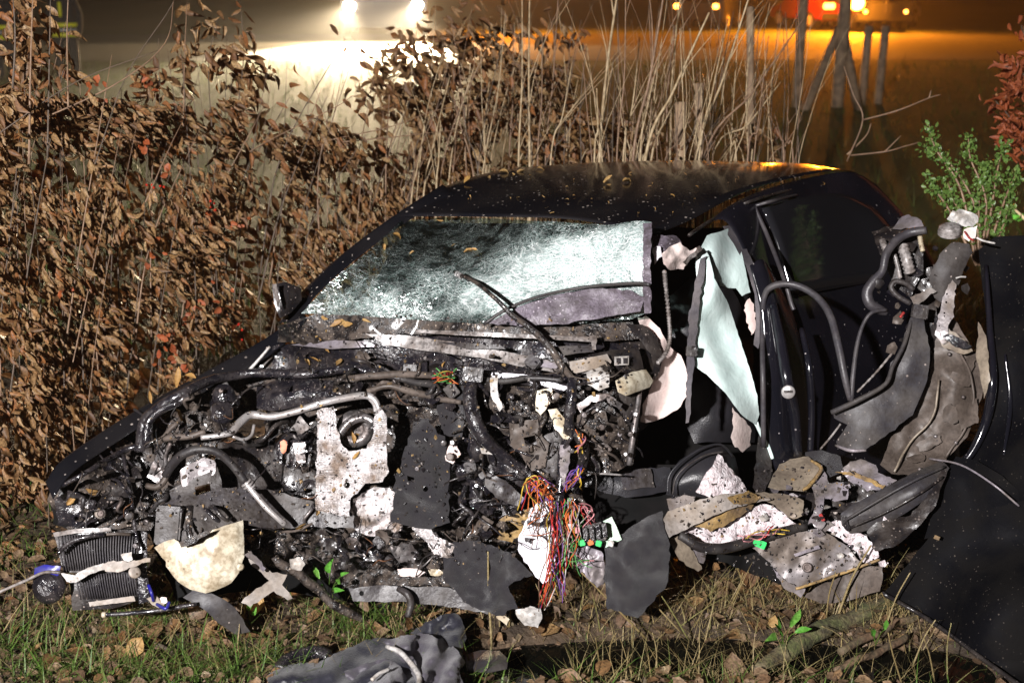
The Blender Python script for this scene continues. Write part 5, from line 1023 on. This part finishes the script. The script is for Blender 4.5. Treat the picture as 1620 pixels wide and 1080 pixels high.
# ---------------------------------------------------------------- leaves blown onto the car
from mathutils.bvhtree import BVHTree
def bvh_of(objs):
    V = []; F = []
    for o in objs:
        b = len(V); V += [v.co.copy() for v in o.data.vertices]; F += [tuple(i+b for i in p.vertices) for p in o.data.polygons]
    return BVHTree.FromPolygons(V, F)
kids = [o for o in car.children if o.type == 'MESH']
rb = bvh_of([o for o in kids if o.name.split('.')[0] in ('roof', 'side_panel', 'windscreen')])
bb = bvh_of(kids)
EYE = Vector((0, 0, CAM_H))
def drop(bv, px, py, size, mat, name, label, group, kindL='L', flat=.8):
    dr = (P(px, py, 5)-EYE).normalized(); h = bv.ray_cast(EYE, dr)
    if h[0] is None: return
    n = h[1] if h[1].dot(dr) < 0 else -h[1]
    up = n+rv(.25); y = rv(1); y = y-n*y.dot(n)*flat
    i = random.randrange(len(LEAF if kindL == 'L' else ROUND))
    o = leaf_object(kindL, i, basis(h[0]+n*.006, y, up, size), mat, None, name); tag(o, label, 'leaf', group)
for (x, y, s) in [(955,292,.05),(965,297,.06),(985,290,.04),(790,274,.045),(830,272,.05),(735,292,.05),(810,276,.04),(775,280,.04),(850,268,.035),(605,388,.035),(620,372,.04),(735,402,.06),(745,398,.04),(660,345,.03),(690,350,.03),(715,392,.02),(655,400,.025),(590,430,.03),(1255,462,.045),(1300,290,.02),(1105,300,.018),(1060,310,.02),(870,340,.018),(1080,325,.018),(900,318,.016),(1010,340,.02),(1340,440,.03),(1370,430,.03),(1000,275,.02)]:
    drop(rb, x, y, s, 'ochre_leaf', 'fallen_leaf', *(('small ochre dead leaf lying on the black car roof', 'leaves on the roof') if y < 343 else ('small ochre dead leaf stuck to the shattered windscreen', 'leaves on the windscreen') if x < 1040 else ('ochre dead leaf stuck to the black rear side of the car', 'leaves on the rear side')))
for k in range(26):
    drop(rb, random.uniform(720, 1250), random.uniform(265, 340), random.uniform(.008, .018), 'ochre_leaf', 'fallen_leaf', 'small ochre dead leaf lying on the black car roof', 'leaves on the roof')
for (x, y, s) in [(530,508,.06),(545,505,.05),(560,512,.05),(520,504,.04),(575,505,.03),(280,615,.07),(300,605,.06),(310,600,.05),(250,625,.05),(240,640,.04),(285,665,.06),(295,672,.05),(265,660,.05),(262,680,.04),(520,560,.06),(540,570,.05),(505,575,.04),(490,580,.04),(482,825,.045),(500,815,.04),(855,742,.05),(120,780,.05),(135,770,.05),(330,640,.05),(560,700,.04),(555,690,.04),(570,715,.035),(660,555,.03),(700,580,.02)]:
    drop(bb, x, y, s, 'ochre_leaf', 'fallen_leaf', 'curled ochre dead leaf caught in the open engine bay', 'leaves in the engine bay')

# grit, glass crumbs and splinters strewn over the torn parts (far too many and small to pick apart)
def crumb(seed):
    r = random.Random(seed); V = [((x+r.uniform(-.35, .35))*.5, (y+r.uniform(-.35, .35))*.5*r.uniform(.4, 1), (z+r.uniform(-.35, .35))*.5*r.uniform(.25, .7)) for z in (-1, 1) for y in (-1, 1) for x in (-1, 1)]
    return np.array(V), [(0,2,3,1),(4,5,7,6),(0,1,5,4),(2,6,7,3),(0,4,6,2),(1,3,7,5)]
CR = [crumb(i) for i in range(5)]
SILL = [(1060,780),(1180,740),(1300,730),(1410,765),(1390,900),(1260,930),(1100,880)]
bins = {'grime': [], 'ochre': [], 'pale_strip': [], 'plastic_wet': []}
for k in range(4600):
    if k < 3600: x, y = random.uniform(80, 1010), random.uniform(500, 930)
    else: x, y = random.uniform(1050, 1410), random.uniform(720, 935)
    if k < 3600 and not inpoly(x, y, BAY) and not (440 < x < 1000 and 500 < y < 580): continue
    if k >= 3600 and not inpoly(x, y, SILL): continue
    h = bb.ray_cast(EYE, (P(x, y, 5)-EYE).normalized())
    if h[0] is None: continue
    m = random.choices(['grime', 'plastic_wet', 'ochre', 'pale_strip'], [.5, .3, .1, .1])[0]
    bins[m].append(basis(h[0]+Vector((0, -.002, .003)), rv(), rv(), random.choice([.003, .004, .005, .007, .010])*random.uniform(.7, 1.3)))
for m, A in bins.items():
    o = merge('debris', CR, np.array(A), rng.integers(0, 5, len(A)), m, car); tag(o, kind='stuff')
# ---------------------------------------------------------------- ground cover
def gpt(px, py): 
    p = P(px, py, DG(py)); z = ground_z(p.x, p.y)
    return p, z
mats = []; sel = []; big = []
def litter(x, y, size, lift=.012):
    return basis((x, y, ground_z(x, y)+random.uniform(.003, lift)), Vector((random.gauss(0, 1), random.gauss(0, 1), random.gauss(0, .25))), Vector((0, 0, 1))+rv(.35), size)
for i in range(5200):
    x, y = random.uniform(-2.3, 2.3), random.uniform(3.55, 6.2)
    if 3.88 < y < 4.1 and .05 < x < 1.55 and random.random() < .93: continue
    mats.append(litter(x, y, random.uniform(.025, .065), .03)); sel.append(random.randrange(3))
tag(merge('leaf_litter', ROUND, np.array(mats), np.array(sel), 'litter_leaf', None, True), 'brown dead leaf litter covering the ground under and before the wreck', 'leaf litter', kind='stuff')
k = 0
while k < 210:
    px, py = random.uniform(-10, 1480), random.uniform(925, 1090)
    p, z = gpt(px, py)
    if .0 < p.x < 1.55 and 3.87 < p.y < 4.12: continue
    o = leaf_object('R', random.randrange(3), litter(p.x, p.y, random.uniform(.04, .085), .035), random.choice(['litter_leaf', 'litter_leaf', 'litter_leaf', 'dry_leaf']), ground, 'leaf'); k += 1
for (px, py, s, m) in [(1195,925,.12,'dry_leaf'),(1185,940,.1,'dry_leaf'),(1095,1030,.12,'litter_leaf'),(1160,1060,.1,'litter_leaf'),(400,985,.09,'ochre_leaf'),(205,1050,.08,'ochre_leaf'),(300,990,.09,'litter_leaf'),(1220,985,.05,'ochre_leaf'),(1420,1045,.05,'ochre_leaf')]:
    p, z = gpt(px, py); leaf_object('R', 2, basis((p.x, p.y, z+.02), Vector((.3, .4, .8))+rv(.3), Vector((0, -1, .5)), s), m, ground, 'leaf')
def blade_base(w, c, n=3):
    V = []; F = []
    for i in range(n+1):
        t = i/n; wd = w*(1-t*.92)*.5; V += [(-wd, c*t*t, t), (wd, c*t*t, t)]
    for i in range(n): o = 2*i; F.append((o, o+1, o+3, o+2))
    return np.array(V), F
BL = [blade_base(.05, .25), blade_base(.035, .55), blade_base(.06, .9), blade_base(.045, 1.3)]
def blade(x, y, h, lean=.3):
    a = random.uniform(0, 6.283); z = ground_z(x, y)-.005
    u = Vector((math.cos(a)*lean*random.random(), math.sin(a)*lean*random.random(), 1)).normalized(); s = Vector((-math.sin(a), math.cos(a), 0)); f = u.cross(s)
    return np.array([[s.x*h, -f.x*h, u.x*h, x], [s.y*h, -f.y*h, u.y*h, y], [s.z*h, -f.z*h, u.z*h, z], [0, 0, 0, 1]])
mats = []; sel = []
for i in range(15000):
    x, y = random.uniform(-2.2, 2.0), random.uniform(3.45, 5.4)
    g = noise.fractal(Vector((x*2.6, y*2.6, 11)), 1, 2, 3)
    side = .12 if x < -.3 else (-.28 if x > .05 else -.1)
    if g+side < random.uniform(-.02, .3): continue
    if 3.88 < y < 4.1 and .0 < x < 1.55: continue
    mats.append(blade(x, y, random.uniform(.035, .11), .9)); sel.append(random.randrange(4))
for (px, py, n, s) in [(40,1030,170,.13),(100,1000,120,.1),(230,985,200,.12),(330,1062,220,.14),(180,1075,120,.12),(270,1070,120,.1),(590,985,120,.08),(580,1010,70,.06),(690,1075,90,.08),(1490,1075,40,.06),(400,1070,120,.1),(60,1070,120,.1),(565,985,80,.06),(760,1070,40,.05),(900,1080,60,.1),(1100,1082,60,.12),(1300,1082,50,.1),(480,1085,80,.1)]:
    p, z = gpt(px, py)
    for q in range(n):
        x, y = random.gauss(p.x, s), random.gauss(p.y, s*.5); mats.append(blade(x, y, random.uniform(.05, .15), .9)); sel.append(random.randrange(4))
tag(merge('grass_tuft', BL, np.array(mats), np.array(sel), 'grass', None), 'short green grass growing through the leaf litter', 'grass', kind='stuff')
mats = []; sel = []
for i in range(4200):
    px, py = (random.uniform(900, 1500), random.uniform(930, 1080)) if i < 3100 else (random.uniform(0, 900), random.uniform(930, 1080))
    p, z = gpt(px, py)
    if .0 < p.x < 1.55 and 3.9 < p.y < 4.08 and random.random() < .8: continue
    mats.append(blade(p.x, p.y, random.uniform(.06, .22), 1.6)); sel.append(random.choice([0, 0, 1, 1]))
mats = np.array(mats); mats[:, :3, 0] *= .55
tag(merge('dry_grass', BL, mats, np.array(sel), 'straw', None), 'straw coloured dead grass stalks over the ground before the sill', 'grass', kind='stuff')
A = []
for i in range(2600):
    px, py = random.uniform(-20, 1480), random.uniform(930, 1090); p, z = gpt(px, py)
    if -.05 < p.x < 1.55 and 3.86 < p.y < 4.14: continue
    A.append(basis((p.x, p.y, ground_z(p.x, p.y)+.004), rv(), rv(), random.choice([.006, .01, .014, .02])*random.uniform(.6, 1.3)))
tag(merge('soil_crumb', CR, np.array(A), rng.integers(0, 5, len(A)), 'wood', None), 'crumbs of soil and bark strewn over the ground before the wreck', 'soil', kind='stuff')
# field grass beyond the car
mats = []; sel = []
for i in range(14000):
    y = 7.5+22*random.random()**1.5; x = random.uniform(-.45, .45)*y
    mats.append(blade(x, y, random.uniform(.08, .2)*(1+y*.02), .8)); sel.append(random.randrange(4))
tag(merge('field_grass', BL, np.array(mats), np.array(sel), 'grass', None), 'rough grass verge between the shrubs and the lit road', 'grass', kind='stuff')
# single tall stalks in front
for (x0, y0, x1, y1, w) in [(778,1010,772,872,4.5),(790,985,797,925,3),(805,985,812,932,3),(1320,980,1378,862,4.5),(1306,985,1322,905,3),(1405,985,1395,938,2.5),(1025,1000,920,905,4),(1080,990,985,905,3),(1090,1000,1045,940,3),(1490,900,1540,830,3),(1430,1075,1405,1000,3),(950,1050,942,1008,2.5),(965,1045,975,1000,2.5),(1000,1010,1002,985,2.5),(1480,1065,1462,1010,3),(1500,1060,1505,985,2.5),(1395,1000,1440,905,3),(1250,1020,1275,950,2.5),(1150,960,1175,905,2.5),(1040,1060,1032,1000,2.5),(1160,905,1205,830,2.5),(1350,1010,1300,990,2.5),(1445,1040,1480,980,3),(180,960,177,905,2.5),(75,920,62,980,2.5)]:
    d0 = DG(y0); a = P(x0, y0, d0); b = P(x1, y1, d0-.1); m = a.lerp(b, .55)+Vector((random.uniform(-.012, .012), 0, 0))
    V, F = tube_mesh(catmull([a-Vector((0, 0, .03)), m, b], 5), list(np.linspace(w*.5*d0/FPX, w*.3*d0/FPX, 11)), 6)
    tag(mesh('grass_stalk', V, F, 'straw'), ('pale stalk standing before the felt under the engine bay' if x0 < 900 else 'pale green stalk standing between the wires and the torn sill' if x0 < 1250 else 'straw coloured stalk standing beside the black door and fallen branches'), 'stalk', 'stalks before the wreck')
# leafy weeds
def weed(label, px, py, leaves, off=.0, s=.05):
    d = DG(py)-off; r = thing('leafy_weed', P(px, py, d), label, 'weed')
    for (x, y, z) in leaves:
        p = P(x, y, d-.05); V, F = tube_mesh(catmull([P(px, py+6, d), P((px+x)/2, (py+y)/2-3, d-.03), p], 4), [.0015]*9, 5); mesh('stem', V, F, 'grass', r)
        leaf_object('L', random.choice([0, 2, 5]), basis(p, (p-P(px, py, d)).normalized()+rv(.25), Vector((0, -1, .9))+rv(.3), s*z), 'bright_leaf', r)
weed('bright green nettle sprig beside the muddy subframe', 520, 940, [(505,915,1.),(522,905,1.2),(535,922,1.),(512,930,.8),(530,935,1.),(500,925,.7),(540,910,.7)], .25)
weed('bright green weed with round leaves before the torn floor panel', 1240, 1020, [(1232,992,1.2),(1250,990,1.3),(1228,1012,1.2),(1238,1005,1.1),(1258,1000,.9)], .06, .06)
weed('lone green weed beside the mossy branch near the black door', 1385, 1015, [(1382,1005,1.),(1400,995,.9),(1378,998,.8)], .05)
weed('tiny green leaf pair below the suspension arm', 395, 985, [(393,965,1.),(400,972,.7)], .05)
# rotten branches on the ground
for (pts, r, m, lab) in [([(1195,1062,.0),(1260,1020,.0),(1330,985,.0),(1390,960,.0),(1430,950,.0)], [10,15,14,13,10], 'moss_wood', 'mossy rotten branch lying before the torn floor panel'), ([(1330,1030,.0),(1400,995,.0),(1450,972,.0)], [6,7,6], 'wood', 'thinner broken branch beside the mossy one'),
                     ([(195,1030,.02),(215,1012,.04),(260,1025,.02),(290,1050,.0)], [3,3.5,3.5,3], 'stem_dark', 'bent brown twig lying in the grass before the radiator'), ([(1320,1060,.01),(1390,1030,.0),(1440,1005,.0)], [5,6,5], 'wood', 'short bark covered stick near the black door')]:
    q = [(a, b, c+.02) for a, b, c in pts]
    P3 = [P(a, b, DG(b)-c) for a, b, c in q]; path = catmull(P3, 7); rad = [float(v[0])*DG(1000)/FPX for v in catmull([(v,) for v in r], 7)]
    path = [Vector(p)+Vector(noise.noise_vector(Vector(p)*9))*.012 for p in path]
    V, F = tube_mesh(path, [v*(1+.25*noise.noise(Vector((i*.7, v*90, 2)))) for i, v in enumerate(rad)], 9); tag(mesh('fallen_branch', V, F, m), lab, 'branch')

# ---------------------------------------------------------------- vehicles and lamps on the road
def extr(name, prof, w, mat, parent, T, bev=.05):
    bm = bmesh.new(); vs = [bm.verts.new((-w/2, y, z)) for y, z in prof]; f = bm.faces.new(vs)
    e = bmesh.ops.extrude_face_region(bm, geom=[f]); bmesh.ops.translate(bm, vec=(w, 0, 0), verts=[v for v in e['geom'] if isinstance(v, bmesh.types.BMVert)])
    bmesh.ops.recalc_face_normals(bm, faces=bm.faces[:]); bmesh.ops.bevel(bm, geom=bm.edges[:], offset=bev, segments=2, affect='EDGES'); bm.transform(T)
    me = bpy.data.meshes.new(name); bm.to_mesh(me); bm.free(); me.materials.append(M[mat]); return link(bpy.data.objects.new(name, me), parent)
def blk(name, c, s, mat, parent, T, bev=.03):
    bm = bmesh.new(); bmesh.ops.create_cube(bm, size=1); bmesh.ops.scale(bm, vec=s, verts=bm.verts); bmesh.ops.bevel(bm, geom=bm.edges[:], offset=min(bev, min(s)*.4), segments=2, affect='EDGES'); bmesh.ops.translate(bm, vec=c, verts=bm.verts); bm.transform(T)
    me = bpy.data.meshes.new(name); bm.to_mesh(me); bm.free(); me.materials.append(M[mat]); return link(bpy.data.objects.new(name, me), parent)
def disc(name, c, r, w, mat, parent, T, axis='X'):
    bm = bmesh.new(); bmesh.ops.create_cone(bm, cap_ends=True, segments=20, radius1=r, radius2=r*.96, depth=w); bm.transform(Matrix.Translation(c) @ (Matrix.Rotation(math.pi/2, 4, 'Y') if axis == 'X' else Matrix.Rotation(math.pi/2, 4, 'X'))); bm.transform(T)
    me = bpy.data.meshes.new(name); bm.to_mesh(me); bm.free(); me.materials.append(M[mat]); return link(bpy.data.objects.new(name, me), parent)
CARP = [(0,.35),(0,.75),(.9,.92),(1.7,1.42),(3.1,1.46),(4.0,.98),(4.25,.9),(4.25,.35)]
VANP = [(0,.35),(0,1.0),(.6,1.15),(1.2,1.95),(4.6,2.0),(4.7,1.9),(4.7,.35)]
TRUCKP = [(0,.5),(0,2.7),(.2,2.95),(7.6,2.95),(7.6,.5)]
def vehicle(name, label, px, py, prof, w, mat, yaw, front, lampm, lz, ls, group=None, nose=0):
    p = P(px, py, DG(py, .356)); T = Matrix.Translation((p.x, p.y, .356)) @ Matrix.Rotation(yaw, 4, 'Z')
    v = thing(name, (p.x, p.y, .356), label, {'fire_engine': 'fire engine'}.get(name, 'van' if 'van' in name else 'car'), group); L = max(y for y, z in prof)
    extr('body', prof, w, mat, v, T)
    for y in (L*.2, L*.8):
        for s in (-1, 1):
            wr = .33 if L < 6 else .48; wh = disc('wheel', (s*(w/2-.1), y, wr), wr, .22, 'tyre', v, T); disc('rim', (s*(w/2+.01), y, wr), wr*.6, .03, 'car_white', wh, T)
    ye = -.02 if front else L+.02; 
    blk('bumper', (0, ye, .5), (w*.96, .12, .22), 'car_dark', v, T)
    blk('windscreen' if front else 'rear_window', (0, 1.25 if front and L < 6 else ye, 1.15 if L < 6 else 2.1), (w*.8, .1, .34 if L < 6 else .8), 'window_dark', v, T)
    for s in (-1, 1): blk('headlight' if front else 'tail_light', (s*(w/2-.28), ye-.04*(1 if front else -1), lz), ls, lampm, v, T)
    return v, T
fe, FT = vehicle('fire_engine', 'fire engine with glaring headlights on the road', 608, 66, TRUCKP, 2.55, 'car_dark', .06, True, 'headlight', 1.02, (.30, .08, .2))
for s in (-1, 1):
    a = FT @ Vector((s*.99, -.25, 1.02)); lamp('headlight_lamp', 'SPOT', a, (a.x*.97-.3, a.y-3.4, .1), 40000, (1., .80, .52), .12, 46, .5); lamp('spill_fill_lamp', 'SPOT', a+Vector((0, -.12, .05)), a+Vector((-.6, -5, -1.6)), 3600, (1., .72, .38), .1, 165, .3)  # the second, wide lamp is fill added to brighten haze and road
vehicle('parked_van', 'dark parked van with pale stripe behind the bare shoots', 1135, 42, VANP, 1.95, 'car_dark', math.pi*.9, False, 'tail_lamp', .85, (.2, .06, .16), 'vehicles on the far road')
vehicle('parked_car', 'red car with glowing amber lamp beyond the timber posts', 1250, 42, CARP, 1.8, 'car_red', math.pi+.25, False, 'tail_lamp', .85, (.42, .06, .2), 'vehicles on the far road')
vehicle('parked_car', 'silver car in the dark beside the amber beacon', 1418, 40, CARP, 1.8, 'car_white', math.pi-.5, False, 'tail_lamp', .9, (.2, .06, .12), 'vehicles on the far road')
bv, BT = vehicle('parked_van', 'dark van carrying the bright amber beacon beyond the timber posts', 1345, 44, VANP, 1.95, 'car_dark', math.pi, False, 'tail_lamp', .7, (.12, .06, .12), 'vehicles on the far road')
def beacon(px, py, d, r, power, col=(1., .27, .012)):
    p = P(px, py, d); me = bpy.data.meshes.new('beacon'); bm = bmesh.new(); bmesh.ops.create_uvsphere(bm, u_segments=14, v_segments=10, radius=r); bm.transform(Matrix.Translation(p)); bm.to_mesh(me); bm.free(); me.materials.append(M['beacon'])
    link(bpy.data.objects.new('beacon', me), bv); lamp('amber_lamp', 'POINT', p+Vector((0, -r-.05, 0)), p, power, col, .12)
beacon(1356, 5, 45, .24, 2500)
beacon(1335, -62, 45.5, .2, 4800); beacon(1240, -50, 46, .15, 2000); beacon(800, -60, 45, .15, 3500); beacon(1440, 3, 46, .08, 500)  # the first three are added out of view to spread amber glow
blk('beacon_mast', (.0, 4.85, 1.4), (.1, .1, 1.6), 'car_dark', bv, BT)

# ---------------------------------------------------------------- firefighter standing on the verge
def person(px, d, label, yaw):
    g = P(px, 128, d); gz = ground_z(g.x, g.y); r = thing('person', (g.x, g.y, gz), label, 'person')
    J = {'pel': (0,0,.95), 'sp': (0,0,1.15), 'ch': (0,0,1.36), 'nk': (0,0,1.5), 'hd': (0,-.01,1.6), 'tp': (0,-.01,1.72)}
    for s, n in ((-1, 'l'), (1, 'r')):
        J.update({'h'+n: (s*.1,0,.9), 'k'+n: (s*.13,-.02,.5), 'a'+n: (s*.15,.02,.1), 't'+n: (s*.17,-.15,.05), 's'+n: (s*.19,0,1.42), 'e'+n: (s*.27,.03,1.14), 'w'+n: (s*.26,-.1,.9), 'f'+n: (s*.25,-.13,.8)})
    E = [('pel','sp'),('sp','ch'),('ch','nk'),('nk','hd'),('hd','tp')]
    for n in 'lr': E += [('pel','h'+n),('h'+n,'k'+n),('k'+n,'a'+n),('a'+n,'t'+n),('ch','s'+n),('s'+n,'e'+n),('e'+n,'w'+n),('w'+n,'f'+n)]
    Rr = dict(pel=.19, sp=.18, ch=.19, nk=.075, hd=.095, tp=.085, h=.13, k=.1, a=.075, t=.06, s=.1, e=.08, w=.06, f=.045)
    ks = list(J); me = bpy.data.meshes.new('body'); me.from_pydata([J[k] for k in ks], [(ks.index(a), ks.index(b)) for a, b in E], [])
    o = bpy.data.objects.new('body', me); COL.link(o); sk = o.modifiers.new('s', 'SKIN'); sb = o.modifiers.new('d', 'SUBSURF'); sb.levels = sb.render_levels = 2
    for i, k in enumerate(ks):
        q = Rr.get(k, Rr.get(k[0])); me.skin_vertices[0].data[i].radius = (q, q*(.72 if k in ('pel','sp','ch') else 1))
    me.skin_vertices[0].data[0].use_root = True
    dg = bpy.context.evaluated_depsgraph_get(); m2 = bpy.data.meshes.new_from_object(o.evaluated_get(dg)); COL.unlink(o); bpy.data.objects.remove(o)
    T = Matrix.Translation((g.x, g.y, gz)) @ Matrix.Rotation(yaw, 4, 'Z'); m2.transform(T)
    for mm in ('uniform', 'skin', 'boot'): m2.materials.append(M[mm])
    for p in m2.polygons:
        z = p.center.z-gz; p.material_index = 1 if z > 1.49 else (2 if z < .13 else 0); p.use_smooth = True
    b = link(bpy.data.objects.new('body', m2), r); b.data.name = 'body'
    def ring(name, z, rx, ry, h, mat, cx=0):
        V = []; F = []; n = 20
        for zz, k in ((z-h/2, 1), (z+h/2, 1)):
            for i in range(n): a = 2*math.pi*i/n; V.append(T @ Vector((cx+rx*math.cos(a), ry*math.sin(a), zz)))
        for i in range(n): F.append((i, (i+1) % n, n+(i+1) % n, n+i))
        F += [tuple(range(n-1, -1, -1)), tuple(range(n, 2*n))]
        return mesh(name, V, F, mat, r)
    # coat skirt with reflective bands
    V = []; F = []; n = 24; prof = [(.72,.27,.2),(.9,.25,.19),(1.1,.235,.175),(1.3,.24,.18),(1.42,.2,.15)]
    for z, rx, ry in prof:
        for i in range(n): a = 2*math.pi*i/n; q = 1+.03*math.sin(5*a+z*9); V.append(T @ Vector((rx*q*math.cos(a), ry*q*math.sin(a), z)))
    for j in range(len(prof)-1):
        for i in range(n): F.append((j*n+i, j*n+(i+1) % n, (j+1)*n+(i+1) % n, (j+1)*n+i))
    mesh('coat', V, F, 'uniform', r)
    ring('reflective_band', .82, .275, .205, .07, 'reflex_yellow'); ring('reflective_band', 1.0, .265, .20, .07, 'reflex_yellow'); ring('silver_band', .91, .268, .202, .03, 'reflex_silver')
    V, F = tube_mesh([T @ Vector((-.06,-.20,z)) for z in (1.15, 1.3, 1.42)], [.035]*3, 6); mesh('reflective_brace', V, F, 'reflex_yellow', r)
    # helmet
    V = []; F = []
    for z, q in ((1.63,.15),(1.66,.14),(1.74,.135),(1.8,.1),(1.83,.03)):
        for i in range(n): a = 2*math.pi*i/n; V.append(T @ Vector((q*math.cos(a), q*1.15*math.sin(a)-.01, z)))
    for j in range(4):
        for i in range(n): F.append((j*n+i, j*n+(i+1) % n, (j+1)*n+(i+1) % n, (j+1)*n+i))
    F.append(tuple(4*n+i for i in range(n))); mesh('helmet', V, F, 'reflex_yellow', r)
person(110, 25, 'person in dark fire coat with yellow reflective bands standing on the verge', .3)
person(12, 24.2, 'second person in dark fire coat half behind the hedge', -.4)

# ---------------------------------------------------------------- damp night air
hm = bpy.data.materials.new('haze'); hm.use_nodes = True; hn = hm.node_tree.nodes; hn.remove(hn['Principled BSDF'])
pv = hn.new('ShaderNodeVolumePrincipled'); pv.inputs['Color'].default_value = (.9, .88, .86, 1); pv.inputs['Density'].default_value = .0011; pv.inputs['Anisotropy'].default_value = .55
hm.node_tree.links.new(pv.outputs[0], hn['Material Output'].inputs['Volume'])
hb = bpy.data.meshes.new('haze'); bm = bmesh.new(); bmesh.ops.create_cube(bm, size=1); bmesh.ops.scale(bm, vec=(700, 600, 8), verts=bm.verts); bmesh.ops.translate(bm, vec=(0, 190, 2.6), verts=bm.verts); bm.to_mesh(hb); bm.free(); hb.materials.append(hm)
tag(link(bpy.data.objects.new('haze', hb)), 'damp night air glowing round the lamps', 'haze', kind='stuff')
